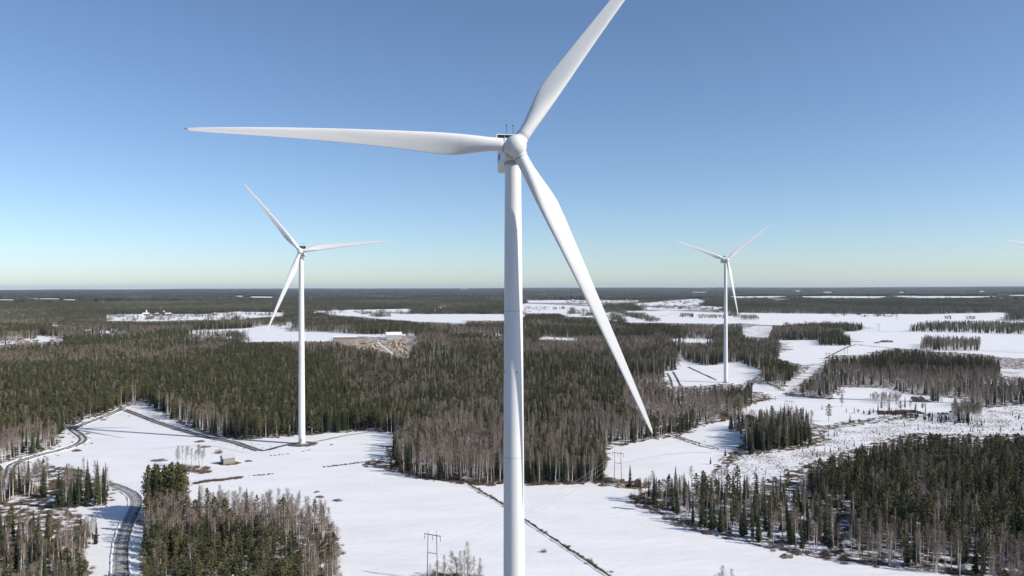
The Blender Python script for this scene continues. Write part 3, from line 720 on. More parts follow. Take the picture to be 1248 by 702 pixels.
for k, pts in enumerate(([(813,455),(817,462),(819,471)], [(820,453),(824,460),(829,470)])):
    struct(strip('access_track', smooth_path(pts), 3.0, ZR+.003*k, M['gravel'], 0, .3), ['left', 'right'][k]+' wheel track of the access road to the right turbine')
struct(strip('drain_ditch', smooth_path([(838,447),(855,455),(873,463.5)]), 4.0, ZR, M['ditch'], 0, .6), 'straight dark ditch beside the right turbine')
d1 = smooth_path([(566,587),(590,601),(615,616),(645,637),(680,660),(710,680),(745,703),(800,740)])
dd = struct(strip('drain_ditch', d1, 1.5, ZR, M['ditch'], 0, .28), 'long dark ditch running diagonally past the nearest tower')
bank('ditch_bank', d1, -1.6, 1.6, .45, M['snow']).parent = dd
d2 = smooth_path([(238,589.5),(255,586.5),(272,585),(291,582.5)])
struct(strip('drain_ditch', d2, 3.2, ZR, M['ditch'], 0, .5, taper=True), 'broad brown grassy ditch below the grey barn')
d3 = smooth_path([(291,582.5),(310,580),(340,577),(370,572.6),(416,567),(455,562)])
d4 = smooth_path([(314,557),(350,553.5),(380,548),(404,542)])
d5 = smooth_path([(1005,437),(1040,421),(1060,422),(1150,431)])
d6 = smooth_path([(1195,427.5),(1220,429),(1290,431)])
d7 = smooth_path([(1040,403),(1100,404.5),(1106,404.5)])
for q, nm in ((d5, 'faint ditch line curving over the far plain'), (d6, 'dark ditch line at the right of the far plain'), (d7, 'thin dark ditch line in the middle of the far plain')):
    struct(strip('drain_ditch', q, 3.0, .6, M['ditch'], 0, .8), nm)
trk = smooth_path([(368,541),(392,537),(420,531),(448,527)])
struct(strip('farm_track', trk, 3.0, ZR, M['packed'], 0, .3), 'faint packed track leaving the left turbine towards the wood')
M['track_snow'] = mat('trodden_snow', (0.66, 0.66, 0.67), 0.8, packed((0.68, 0.68, 0.69), (0.74, 0.74, 0.745), (0.80, 0.80, 0.80)))
for pts, wds in (([(755,565),(800,556),(840,552),(868,552)], 'faint tracks across the middle field'), ([(130,585),(150,565),(190,548),(250,543),(300,552)], 'faint tracks over the field before the grey barn')):
    q = smooth_path(pts); o = struct(strip('snow_tracks', q, .45, ZR+.02, M['track_snow'], -.9, .06), wds); strip('wheel_track', q, .45, ZR+.02, M['track_snow'], .9, .06).parent = o
# near-road exclusion for trees
keep = np.ones(len(XY), bool)
for P_, w_ in ((r_main, 5.0), (r_site, 4.5), (r_front, 5.2), (r_mid, 3.5), (r_creek, 4), (d1, 1.5)):
    lo = P_.min(0)-w_; hi = P_.max(0)+w_
    m = np.where(((XY > lo) & (XY < hi)).all(1))[0]
    if len(m):
        dd_ = np.sqrt(((XY[m][:, None, :]-P_[None])**2).sum(-1)).min(1); keep[m[dd_ < w_]] = False
XY, S, H, TG, PXB = XY[keep], S[keep], H[keep], TG[keep], PXB[keep]

# ------------------------------------------------------------------ trees: the largest ones singly, the rest as masses
DIST = np.hypot(XY[:, 0], XY[:, 1])
TOPPX = proj(np.c_[XY, H])
inframe = (PXB[:, 0] > 2) & (PXB[:, 0] < 1246) & (TOPPX[:, 1] < 694)
hid = (np.abs(PXB[:, 0]-627) < 15)           # behind the nearest tower
for si, s in enumerate(SP):
    idx = np.where(S == si)[0]
    cand = idx[inframe[idx] & ~hid[idx]]
    big = cand[np.argsort(-(H[cand]/DIST[cand]))][:290]
    used = np.zeros(len(XY), bool); used[big] = True
    for i in big:
        words = copse_word(TG[i], *PXB[i]) if TG[i] >= 0 else region_word(*PXB[i])
        size = 'tall ' if H[i] > NOMINAL[s]*.95 else ('small ' if H[i] < NOMINAL[s]*.6 else '')
        tree_thing(s, XY[i, 0], XY[i, 1], H[i], random.randrange(9), random.random()*6.28, (size+DESC[s]+(', ' if words[0] in 'fb' and words.split()[0] in ('front', 'back') else ' ')+words), DESC[s]+' trees '+words)
    rest = idx[~used[idx]]; n = len(rest); k = H[rest]/NOMINAL[s]; kw = k**.6*RNG.uniform(.68, 1.32, n)
    o = scatter(s+'_forest', PROTO[s], np.c_[XY[rest], np.zeros(n)], np.c_[RNG.normal(0, .035, (n, 2)), RNG.random(n)*6.28], np.c_[kw, kw, k], RNG.integers(0, len(PROTO[s].objects), n))
    tag(o, {'spruce': 'dark spruces filling the woods beyond the nearest trees', 'pine': 'olive pines filling the woods beyond the nearest trees', 'birch': 'bare birches filling the woods beyond the nearest trees'}[s], 'forest', kind='stuff')
    print('TREES', s, len(idx), n)
# farther woods
def far_woods():
    rng = np.random.default_rng(77); p = jitter(-6200, 6200, 2000, 8000, 31, rng)
    d = np.hypot(p[:, 0], p[:, 1]); m = (d > 2960) & (d < 7600) & (np.abs(p[:, 0]/p[:, 1]) < .70); p, d = p[m], d[m]
    B = proj(np.c_[p, np.zeros(len(p))]); Tp = proj(np.c_[p, np.full(len(p), 17.0)]); Md = proj(np.c_[p, np.full(len(p), 9.0)])
    L_ = proj(np.c_[p[:, 0]-15, p[:, 1], np.zeros(len(p))]); R_ = proj(np.c_[p[:, 0]+15, p[:, 1], np.zeros(len(p))])
    bad = in_fields(B) | in_fields(Tp) | in_fields(Md) | in_fields(L_) | in_fields(R_)
    openland = vnoise(p[:, 0]/260+5, p[:, 1]/420+60)*.6+vnoise(p[:, 0]/90+15, p[:, 1]/140+6)*.4
    k = ~bad & (rng.random(len(p)) < np.clip(1.75-1.6*openland, .25, 1)); p = p[k]; n = len(p)
    nz = vnoise(p[:, 0]/330+70, p[:, 1]/600+70)+rng.normal(0, .13, n)
    sh = np.where(nz < .38, 0, np.where(nz < .52, 1, np.where(nz < .62, 3, np.where(nz < .72, 2, 4))))
    sc = rng.uniform(.75, 1.1, n)
    o = scatter('far_woods', PROTO['clump'], np.c_[p, np.zeros(n)], np.c_[np.zeros((n, 2)), rng.random(n)*6.28], np.c_[np.ones(n)*1.05, np.ones(n)*1.05, sc], sh)
    tag(o, 'mixed woods in the distance around the farms and villages', 'forest', kind='stuff'); print('CLUMPS', n)
    Q = []
    for x0, y0, x1, y1, n in ((640,376,755,381,20),(690,381,760,391,26),(690,367,870,370,34),(765,373,860,377,30),(745,379,800,392,50),(385,381,500,381,14),(505,377,640,381.5,90),(440,382,470,386,14),(620,383,640,391,10),(130,386,340,385,26),(130,389,300,390,22),(340,378,400,386,50),(760,372,900,379,36),(850,362,960,366,60),(1000,364,1248,366,90),(60,395,160,404,90),(0,399,60,404,60),(890,384,900,386,6),(960,397,1040,399,16),(750,384,760,394,12),(205,400,232,404,5),(315,393,345,397,20),(360,395,400,404,26),(230,405,290,414,8),(840,372,1000,379,30),(280,408,300,416,18),(1008,384,1100,386,8)):
        t = rng.random(n); n = n*2; t = rng.random(n); x = x0+(x1-x0)*t+rng.normal(0, 3, n); y = y0+(y1-y0)*t+rng.normal(0, 1.0, n); Q.append(g(x, np.maximum(y, 356)))
    Q = np.concatenate(Q); n = len(Q); k = rng.uniform(.35, .95, n)
    o = scatter('farm_groves', PROTO['clump'], Q, np.c_[np.zeros((n, 2)), rng.random(n)*6.28], np.c_[k, k, k*rng.uniform(.6, 1.1, n)], rng.choice([0, 1, 2, 4, 4], n))
    tag(o, 'tree rows and garden groves among the distant farms', 'groves', kind='stuff')
far_woods()
def side_woods():
    rng = np.random.default_rng(78); p = jitter(-2200, 2200, -900, 3000, 26, rng); d = np.hypot(p[:, 0], p[:, 1])
    out = (p[:, 1] < 60) | (np.abs(p[:, 0]) > .69*np.abs(p[:, 1])+60)
    m = out & (d > 120) & (d < 3000) & (np.hypot(p[:, 0]-5, p[:, 1]-160) > 75); p = p[m]; n = len(p)
    o = scatter('side_woods', PROTO['clump'], np.c_[p, np.zeros(n)], np.c_[np.zeros((n, 2)), rng.random(n)*6.28], np.c_[np.ones((n, 2)), rng.uniform(.75, 1, n)], rng.integers(0, 5, n))
    tag(o, 'mixed woods continuing beyond the sides of the view', 'forest', kind='stuff')
side_woods()
# undergrowth: along wood edges, ditches, over the felled slope
def undergrowth():
    rng = np.random.default_rng(55); P = []; K = []
    for key, sp in (('near', 2.2), ('clearing', 3.0), ('creek', 3.0), ('third', 3.5), ('thin_wood', 2.5)):
        poly = FIELD_PX[key]
        for i in range(len(poly)):
            a = g(*poly[i])[:2]; b = g(*poly[(i+1) % len(poly)])[:2]
            if max(poly[i][1], poly[(i+1) % len(poly)][1]) > 745: continue
            n = int(np.linalg.norm(b-a)/sp)
            if n < 1: continue
            q = a+(b-a)*rng.random((n, 1))+rng.normal(0, 2.0, (n, 2)); m = vnoise(q[:, 0]/14, q[:, 1]/14) > .42
            P.append(q[m]); K.append(rng.uniform(.4, 1.1, m.sum()))
    def area(px_poly, n, lo, hi, th=.0):
        gp = g(*np.array(px_poly, float).T)[:, :2]; q = rng.uniform(gp.min(0), gp.max(0), (n, 2)); q = q[inpoly(q, gp)]
        q = q[vnoise(q[:, 0]/9+20, q[:, 1]/9+20) > th]; P.append(q); K.append(rng.uniform(lo, hi, len(q)))
    area(FIELDS['clearing'][1], 9000, .15, .5, .5); area(FIELDS['thin_wood'][1], 3500, .3, .9, .45)
    area([(835,522),(870,514),(880,500),(850,512),(800,528),(780,536)], 800, .6, 1.5, .4)
    area([(800,530),(850,522),(850,516),(790,525)], 500, .5, 1.2, .4)
    area([(640,592),(735,589),(735,583),(640,584)], 500, .5, 1.2, .4)
    area([(735,590),(780,595),(785,588),(740,582)], 200, .4, 1.0, .3)
    area([(778,611),(776,604),(795,600),(830,600),(830,610),(800,622)], 250, .3, .8, .3)
    area([(0,620),(70,606),(130,600),(130,592),(60,585),(0,600)], 1100, .5, 1.2, .45)
    area([(1072,505.5),(1135,506.5),(1130,501),(1068,500)], 700, .5, 1.3, .4)
    area([(100,415),(0,424),(0,408),(60,400),(160,402),(165,410)], 900, 2, 4, .4)
    area([(520,708),(545,703),(580,703),(588,712),(560,716),(525,716)], 36, .8, 1.8, 0)
    area([(475,572),(515,583),(560,589),(600,593),(620,588),(620,560),(560,556),(490,556)], 1500, .5, 1.3, .35)
    area([(640,590),(738,588),(735,570),(640,566)], 700, .5, 1.3, .35)
    area([(215,575),(255,577),(256,570),(215,568)], 160, .7, 1.5, .2)
    area([(176,700),(400,700),(392,640),(180,640)], 2200, .5, 1.1, .4)
    area([(0,700),(100,700),(95,660),(0,655)], 900, .5, 1.1, .4)
    for path, n, sd, lo, hi, th in ((d1, 260, .9, .25, .7, .45), (d2, 240, .9, .4, .8, 0), (d3, 230, .5, .25, .6, .5), (d4, 130, .4, .2, .45, .5), (r_creek, 160, 5, .4, 1.0, .4), (r_mid, 150, 2.2, .3, .6, .4), (r_site, 160, 5, .2, .6, .55), (r_main, 200, 5.5, .3, .8, .5)):
        q = path[rng.integers(0, len(path), n)]+rng.normal(0, sd, (n, 2)); m = vnoise(q[:, 0]/11+2, q[:, 1]/11+2) > th
        P.append(q[m]); K.append(rng.uniform(lo, hi, m.sum()))
    P = np.concatenate(P); K = np.concatenate(K); n = len(P)
    o = scatter('undergrowth', PROTO['brush'], np.c_[P, np.full(n, .1)], np.c_[np.zeros((n, 2)), rng.random(n)*6.28], np.c_[K*1.3, K*1.3, K], rng.integers(0, 4, n))
    tag(o, 'brown leafless undergrowth along wood edges, ditches and the felled slope', 'undergrowth', kind='stuff'); print('BRUSH', n)
    # saplings on the felled slope
    gp = g(*np.array(FIELDS['clearing'][1], float).T)[:, :2]; q = rng.uniform(gp.min(0), gp.max(0), (1800, 2)); q = q[inpoly(q, gp)]
    q = q[vnoise(q[:, 0]/22+60, q[:, 1]/22+60) > .55]; n = len(q); k = rng.uniform(.08, .26, n)
    o = scatter('saplings', PROTO['spruce'], np.c_[q, np.zeros(n)], np.c_[np.zeros((n, 2)), rng.random(n)*6.28], np.c_[k*1.3, k*1.3, k], rng.integers(0, 5, n))
    tag(o, 'tiny spruce saplings and stumps dotted over the felled slope', 'saplings', kind='stuff')
undergrowth()

# ------------------------------------------------------------------ wind turbines
HUB_H, R_ROT = 143.7, 62.8
OVER = 4.6       # hub centre ahead of the tower axis
def section(c, tk, n=22, round_=0.0):
    """closed section: x along the chord (leading edge negative), y thickness"""
    P = []
    for q in range(n):
        a = 2*math.pi*q/n; x = .5*(1-math.cos(a))
        yt = 5*tk*(.2969*math.sqrt(max(x, 0))-.126*x-.3516*x*x+.2843*x**3-.1036*x**4)
        camb = .035*math.sin(math.pi*x)
        y = (yt if a < math.pi else -yt)-camb if True else 0
        ax, ay = (x-.32)*c, y*c
        cx, cy = -.5*math.cos(a)*c, .5*math.sin(a)*c
        P.append((ax*(1-round_)+cx*round_, ay*(1-round_)+cy*round_))
    return P
def blade_mesh(sag):
    st = [(1.5, 2.6, 1.0, .9, 15), (3.2, 2.6, 1.0, .9, 15), (5.2, 2.75, .8, .7, 15), (8, 3.4, .42, .5, 14.5), (11, 4.05, .12, .38, 13), (13.5, 4.3, 0, .32, 11.5), (17, 4.1, 0, .28, 9.5), (22, 3.65, 0, .25, 7.2),
          (28, 3.2, 0, .23, 5.2), (35, 2.72, 0, .21, 3.6), (42, 2.28, 0, .2, 2.4), (49, 1.85, 0, .19, 1.4), (55, 1.48, 0, .18, .7), (60, 1.14, 0, .17, .2), (63.5, .82, 0, .16, 0), (65.6, .5, 0, .16, 0), (66.6, .16, 0, .16, 0)]
    V = []; n = 22
    for r, c, rd_, tk, tw in st:
        r = r if r < 13 else 13+(r-13)*(R_ROT-13)/(66.6-13)
        t = math.radians(tw+2); pre = 1.2*(r/R_ROT)**2.4; cone = math.tan(math.radians(1.6))*r; bend = sag*(r/R_ROT)**2
        for x, y in section(c, tk, n, rd_):
            V.append((x*math.cos(t)+y*math.sin(t)+bend, -x*math.sin(t)+y*math.cos(t)+pre+cone, r))
    Fc = [(k*n+q, k*n+(q+1) % n, (k+1)*n+(q+1) % n, (k+1)*n+q) for k in range(len(st)-1) for q in range(n)]
    Fc += [tuple(range(n))[::-1], tuple((len(st)-1)*n+q for q in range(n))]
    me = mesh_of('blade', V, Fc, M['paint'], True)
    bm = bmesh.new(); bm.from_mesh(me); bmesh.ops.recalc_face_normals(bm, faces=bm.faces); bm.to_mesh(me); bm.free(); return me
def rounded_box(prof_pts, x0):
    """loft of rounded rectangles along Y: (y, half width, z low, z high)"""
    mb = MB(); V = []; n = 0
    for y, hw, z0, z1, rr in prof_pts:
        ring = []
        for cx, cz, a0 in ((hw-rr, z1-rr, 0), (-hw+rr, z1-rr, 90), (-hw+rr, z0+rr, 180), (hw-rr, z0+rr, 270)):
            for k in range(5):
                a = math.radians(a0+k*22.5); ring.append((cx+rr*math.cos(a), y, cz+rr*math.sin(a)))
        n = len(ring); V += ring
    Fc = [(k*n+q, k*n+(q+1) % n, (k+1)*n+(q+1) % n, (k+1)*n+q) for k in range(len(prof_pts)-1) for q in range(n)]
    Fc += [tuple(range(n))[::-1], tuple((len(prof_pts)-1)*n+q for q in range(n))]
    mb.add(V, Fc); return mb
def turbine(base, yaw, azim, label, scale=1.0, sag=2.2):
    root = bpy.data.objects.new('wind_turbine', None); COL.objects.link(root); root.location = base; root.scale = (scale,)*3
    tag(root, label, 'wind turbine', 'white three-bladed wind turbines')
    f = MB(); f.lathe([(4.6, -.3), (4.6, .25), (3.4, .6), (3.2, .75)], 32); fo = f.ob('foundation', M['concrete'], root); auto_smooth(fo)
    def rad(z): return np.interp(z, [0, 30, 57, 100, 141.1], [2.45, 2.35, 2.18, 2.0, 1.66])
    t = MB(); t.lathe([(float(rad(z)), z) for z in np.linspace(.7, 141.1, 40)], 64); to = t.ob('tower', M['paint'], root); auto_smooth(to)
    for z in (24, 52, 81, 111):
        s = MB(); r = float(rad(z)); s.lathe([(r-.05, z-.1), (r+.012, z-.05), (r+.012, z+.05), (r-.05, z+.1)], 64); auto_smooth(s.ob('flange_seam', M['seam'], to), 80)
    d = MB(); d.box((0, -2.46, 3.2), (1.0, .12, 2.2)); d.ob('tower_door', M['grey'], to)
    sd = MB()
    for k in range(8): sd.box((0, -2.75-.25*k, 2.0-.22*k), (1.2, .3, .06))
    sd.ob('door_steps', M['grey'], to)
    for a in (-140, -70, 20, 110):     # small fittings high on the tower
        v = MB(); r = float(rad(98.5)); v.box((r*math.sin(math.radians(a)), -r*math.cos(math.radians(a)), 98.5), (.18, .18, .28)); v.ob('tower_lamp', M['dark'], to)
    # nacelle frame: local -Y is upwind; built around the tower top, then yawed and tilted
    fr = Matrix.Translation((0, 0, HUB_H)) @ Matrix.Rotation(yaw, 4, 'Z') @ Matrix.Rotation(math.radians(-5), 4, 'X')
    nb = rounded_box([(-3.0, 1.5, -1.5, 1.5, .6), (-2.7, 1.95, -2.0, 1.9, .5), (0, 2.3, -2.3, 2.2, .35), (8.2, 2.3, -2.4, 2.3, .35), (9.6, 2.2, -2.2, 2.3, .35), (9.9, 1.9, -1.9, 2.1, .35)], 0)
    no = nb.ob('nacelle', M['paint'], root); no.matrix_local = fr; auto_smooth(no, 30)
    c = MB(); c.box((0, 7.0, 5.5), (5.4, 1.0, .16), 0); c.box((0, 7.0, 2.35), (5.4, 1.0, .3), 0)
    for x in (-2.6, 2.6): c.box((x, 7.0, 3.95), (.22, 1.0, 2.9), 0)
    co = c.ob('cooler_frame', M['paint'], no)
    for x in (-1.7, 0, 1.7): q = MB(); q.box((x, 7.0, 3.97), (1.55, .5, 2.85)); q.ob('cooler_panel', M['dark'], no)
    for x in (-.4, 1.0):
        q = MB(); q.tube([(x, 7.0, 5.5), (x, 7.0, 7.7)], .06, 6); q.box((x, 7.0, 7.7), (.34, .34, .1)); q.ob('weather_mast', M['dark'], no)
    q = MB(); q.lathe([(.22, 2.0), (.22, 2.4), (.12, 2.5)], 12, c=(-1.2, 4.5, 0)); q.ob('beacon', M['red_lamp'], no)
    for x in (-2.25, 2.25):
        q = MB(); q.box((x+(.07 if x > 0 else -.07), 5.0, .1), (.04, 3.2, 1.1)); q.ob('side_vent', M['dark'], no)
    yk = MB(); yk.lathe([(1.72, 140.8), (1.86, 140.95), (1.86, 141.55), (1.8, 141.7)], 40); auto_smooth(yk.ob('yaw_ring', M['seam'], root))
    nk = MB(); nk.lathe([(1.55, 0), (1.55, .9)], 32); nk_o = nk.ob('main_bearing', M['dark'], root); nk_o.matrix_local = fr @ Matrix.Translation((0, -3.3, 0)) @ Matrix.Rotation(math.pi/2, 4, 'X') @ Matrix.Translation((0, 0, -.4))
    # hub
    hubm = fr @ Matrix.Translation((0, -OVER, 0))
    h = MB(); HP = [(1.6, -1.85), (1.98, -1.6), (2.22, -.9), (2.3, 0), (2.22, .8), (1.98, 1.5), (1.55, 2.05), (1.0, 2.35), (.45, 2.5), (.08, 2.53)]; nh = 60; hv = []
    for r_, z_ in HP:      # swollen towards the three blade roots
        for q in range(nh):
            th = 2*math.pi*q/nh; rr = r_*(1+.085*math.cos(3*(th-azim))*math.exp(-((z_+.2)/1.5)**2)); hv.append((rr*math.cos(th), rr*math.sin(th), z_))
    h.add(hv, [(k*nh+q, k*nh+(q+1) % nh, (k+1)*nh+(q+1) % nh, (k+1)*nh+q) for k in range(len(HP)-1) for q in range(nh)]+[tuple(range(nh))[::-1], tuple((len(HP)-1)*nh+q for q in range(nh))])
    ho = h.ob('hub', M['paint'], root); ho.matrix_local = hubm @ Matrix.Rotation(math.pi/2, 4, 'X'); auto_smooth(ho, 50)
    q = MB(); q.box((.55, .5, 2.32), (.34, .34, .12)); q.ob('hub_hatch', M['seam'], ho)
    q = MB(); q.lathe([(2.24, -.86), (2.275, -.84), (2.275, -.78), (2.25, -.76)], 60); auto_smooth(q.ob('spinner_seam', M['seam'], ho), 60)
    for k in range(3):
        a = azim+k*2*math.pi/3
        # local X trailing = counter-clockwise, Z span; local Y upwind
        R = Matrix(((-math.sin(a), 0, math.cos(a)), (0, -1, 0), (math.cos(a), 0, math.sin(a)))).to_4x4()
        bo = ob('blade', blade_mesh(-sag*math.cos(a)), root); bo.matrix_local = hubm @ R @ Matrix.Scale(1.0 if sag > 3 else 1.04, 4)
        cl = MB(); cl.lathe([(1.3, 2.3), (1.37, 2.32), (1.37, 2.68), (1.3, 2.7)], 32); co_ = cl.ob('root_collar', M['seam'], bo); auto_smooth(co_, 60)
        b2 = MB(); b2.lathe([(1.42, .8), (1.42, 2.34)], 32); auto_smooth(b2.ob('blade_socket', M['paint'], bo), 60)
    return root
YAW = math.radians(7.0)
def base_at(px, dist_y):
    """tower foot on the ground straight below the pixel column at depth dist_y"""
    d = rays(np.array(px[0]), np.array(px[1])); t = dist_y/d[1]; return (float(d[0]*t), dist_y, 0.0)
TURB = [((628.5, 178), 159.5, math.radians(175.5), 'huge nearest wind turbine, its white tower cut by the bottom edge', 1.0),
        ((366, 303), 584.5, math.radians(128.1), 'white wind turbine standing in the snow field at left', 0.988),
        ((886, 317), 950.0, math.radians(158.8), 'smaller white wind turbine behind the trees at right', 1.02),
        ((1301, 309), 750.0, math.radians(166.0), 'wind turbine beyond the right edge, only a blade tip showing', 1.0)]
for hp, dy, az, lab, sc_ in TURB:
    b = base_at(hp, dy)
    turbine((b[0]-OVER*math.sin(YAW), b[1]+OVER*math.cos(YAW), 0), YAW, az, lab, sc_, 3.6 if dy < 200 else 2.0)
# gravel pad at the left turbine's foot
b = base_at((366, 303), 584.5)
pd = [(b[0]+11*math.cos(a)*random.uniform(.8, 1.2)+1, b[1]+9*math.sin(a)*random.uniform(.8, 1.2)+3) for a in np.linspace(0, 2*math.pi, 28, endpoint=False)]
struct(sheet('gravel_pad', pd, ZR+.03, M['gravel']), 'bare gravel ring round the foot of the left turbine')

# ------------------------------------------------------------------ power line
def hframe(px, h, w, rz, label, scale=1.0):
    p = g(*px); r = bpy.data.objects.new('power_pylon', None); COL.objects.link(r); r.location = p; r.rotation_euler = (0, 0, rz); tag(r, label, 'pylon', 'wooden power line pylons')
    for s in (-1, 1):
        m = MB(); m.tube([(s*w*.62, 0, -.5), (s*w*.5, 0, h)], [.2*scale, .13*scale], 8); m.ob('pole', M['pole'], r, True)
        m = MB(); m.tube([(s*w*.5, 0, h), (s*w*.5, 0, h+1.6)], .05*scale, 6); m.ob('lightning_rod', M['dark'], r)
    m = MB(); m.box((0, .2, h-.7), (w*1.95, .22*scale, .28*scale)); m.ob('crossarm', M['pole'], r)
    m = MB(); m.box((0, -.16, h*.58), (w*1.12, .14*scale, .2*scale)); m.ob('brace', M['pole'], r)
    for x in (-w*.93, 0, w*.93):
        m = MB(); m.lathe([(.06*scale, -1.9), (.14*scale, -1.8), (.08*scale, -1.4), (.14*scale, -1.0), (.06*scale, -.5), (.05*scale, 0)], 8, c=(x, .2, h-.85)); m.ob('insulator', M['dark'], r)
    bpy.context.view_layer.update()
    return [r.matrix_world @ Vector((x, .2, h-2.75)) for x in (-w*.93, 0, w*.93)]
spots = [((527,707), 18.5, 4.0, 'timber H-frame power pylon in the near snow field'), ((753,583), 16, 4.0, 'timber power pylon beside the cottage and boulders'),
         ((962,512), 17, 4.0, 'timber power pylon at the brown creek crossing'), ((1009,444), 17, 4.0, 'timber power pylon at the edge of the far plain'),
         ((1031,431), 17, 4.0, 'second timber pylon out on the far plain'), ((1071,403.5), 18, 4.0, 'third timber pylon out on the far plain'), ((1093,390.5), 18, 4.0, 'most distant timber pylon on the far plain')]
pp_ = [g(*s[0]) for s in spots]; att = []
p_prev = np.array([-330.0, 95.0, 0])
for k, (px, h, w, lab) in enumerate(spots):
    a = pp_[k-1] if k else p_prev; b_ = pp_[k+1] if k+1 < len(spots) else pp_[k]
    d = b_-a; att.append(hframe(px, h, w, math.atan2(d[1], d[0])-math.pi/2 if k else math.radians(-28), lab, 1.0 if k < 3 else 1.6))
for k in range(3):
    for i in range(2):
        A, B = att[i][k], att[i+1][k]; sag = 6.5; pts = [A.lerp(B, t)-Vector((0, 0, sag*4*t*(1-t))) for t in np.linspace(0, 1, 25)]
        m = MB(); m.tube(pts, .03, 5); o = m.ob('power_cable', M['wire'])
        tag(o, ('%s power cable %s' % (['left', 'middle', 'right'][k], ['from the near pylon to the cottage pylon', 'from the cottage pylon to the creek pylon'][i])), 'cable', 'power line cables')

# ------------------------------------------------------------------ buildings
def house(name, px, w, d, h, rh, rz, wall, roof, label, cat, group=None, chimney=False, windows=3, big=False, snow=False):
    p = g(*px); r = bpy.data.objects.new(name, None); COL.objects.link(r); r.location = p; r.rotation_euler = (0, 0, rz); tag(r, label, cat, group)
    m = MB(); V = [(-w/2, -d/2, -.3), (w/2, -d/2, -.3), (w/2, d/2, -.3), (-w/2, d/2, -.3), (-w/2, -d/2, h), (w/2, -d/2, h), (w/2, d/2, h), (-w/2, d/2, h), (-w/2, 0, h+rh), (w/2, 0, h+rh)]
    m.add(V, [(0, 1, 5, 4), (2, 3, 7, 6), (1, 2, 6, 9, 5), (3, 0, 4, 8, 7)]); m.ob('wall', M[wall], r)
    m = MB(); ov = .45; t = .22; sl = rh/(d/2)
    for s in (-1, 1):
        y1, z1 = s*(d/2+ov), h-ov*sl
        m.add([(-w/2-ov, 0, h+rh+.03), (w/2+ov, 0, h+rh+.03), (w/2+ov, y1, z1+.03), (-w/2-ov, y1, z1+.03), (-w/2-ov, 0, h+rh+t), (w/2+ov, 0, h+rh+t), (w/2+ov, y1, z1+t), (-w/2-ov, y1, z1+t)],
              [(4, 5, 6, 7) if s < 0 else (7, 6, 5, 4), (0, 3, 2, 1) if s < 0 else (1, 2, 3, 0), (3, 7, 6, 2), (0, 4, 7, 3), (1, 2, 6, 5)])
    ro = m.ob('roof', M['snow' if snow else roof], r)
    if chimney:
        m = MB(); m.box((w*.18, .3, h+rh+.5), (.9, .9, 1.6)); m.ob('chimney', M['concrete'], ro)
    for s in (-1, 1):
        for k in range(windows):
            x = -w/2+w*(k+.5)/windows
            if k == 1 and s == -1:
                m = MB(); m.box((x, -d/2-.04, 1.0), (1.1, .12, 2.1)); m.ob('door', M['dark_roof'], r); continue
            m = MB(); m.box((x, s*(d/2+.04), h*.55), (1.3, .12, 1.4)); wo = m.ob('window', M['white_wood'], r)
            m = MB(); m.box((x, s*(d/2+.09), h*.55), (1.0, .08, 1.1)); m.ob('pane', M['glass'], wo)
    return r
# grey hay barn in the near field
bn = house('hay_barn', (277.5,564.5), 7.6, 5.6, 4.0, 2.0, math.radians(40), 'grey_wood', 'sheet_roof', 'weathered grey timber hay barn in the snow field', 'barn', windows=0)
m = MB(); m.box((-7.6/2-.05, -.6, 1.5), (.12, 2.4, 3.0)); m.ob('door', M['dark'], bn)
m = MB()
for k in range(7): m.box((-3.6+k*1.2, -5.6/2-.04, 1.85), (.12, .1, 4.2))
m.ob('wall_batten', M['grey_wood'], bn)
pb = g(277.5, 564.5); apr = [(pb[0]+7.5*math.cos(a)*random.uniform(.85, 1.15)+1.5, pb[1]+6*math.sin(a)*random.uniform(.8, 1.15)-1.0) for a in np.linspace(0, 6.283, 26, endpoint=False)]
struct(sheet('bare_ground', apr, ZR+.02, M['brown_earth']), 'bare brown ground round the grey barn')
# tan cottage
ct = house('cottage', (779,592.5), 5.2, 4.2, 3.2, 1.9, math.radians(62), 'tan_wood', 'sheet_roof', 'small tan timber cottage behind the lone spruce', 'cottage', windows=2)
pc = g(774, 593); apr = [(pc[0]+9*math.cos(a)*random.uniform(.8, 1.2), pc[1]+5*math.sin(a)*random.uniform(.8, 1.2)-1.0) for a in np.linspace(0, 6.283, 26, endpoint=False)]
struct(sheet('bare_ground', apr, ZR+.02, M['brown_earth']), 'bare brown ground round the tan cottage')
# far farms and villages
def far_house(px, w, wall, rot, label, group, h=4.5, roof='dark_roof', snow=True, ch=True):
    d = w*.6; return house('farmhouse', px, w, d, h, d*.32, math.radians(rot), wall, roof, label, 'house', group, ch, 3, snow=snow)
FH = [((178,384.6), 26, 'red_wood', 10, 'long red barn left of the blue silo'), ((192,384.4), 20, 'red_wood', -25, 'red barn just left of the blue silo'), ((205,384.6), 24, 'red_wood', 15, 'red barn right of the blue silo'),
      ((172,386.2), 16, 'white_wood', 35, 'white farmhouse at the left of the red barns'), ((281,384.5), 16, 'yellow_wood', 15, 'ochre farmhouse on the far left field'), ((262,384), 15, 'red_wood', -15, 'small red house left of the ochre farmhouse')]
for px, w, wl_, r_, lb in FH: far_house(px, w, wl_, r_, lb, 'far left farm buildings', 7)
def silo(px, h, r, mk, label):
    p = g(*px); root = bpy.data.objects.new('silo', None); COL.objects.link(root); root.location = p; tag(root, label, 'silo')
    m = MB(); m.lathe([(r, -.3), (r, h)], 20); auto_smooth(m.ob('silo_shell', M[mk], root))
    m = MB(); m.lathe([(r+.1, h), (r*.8, h+r*.5), (.1, h+r*.8)], 20); auto_smooth(m.ob('silo_dome', M['white_wood'], root), 60)
    m = MB(); m.tube([(r+.3, 0, 0), (r+.3, 0, h)], .25, 5); m.ob('ladder', M['grey'], root)
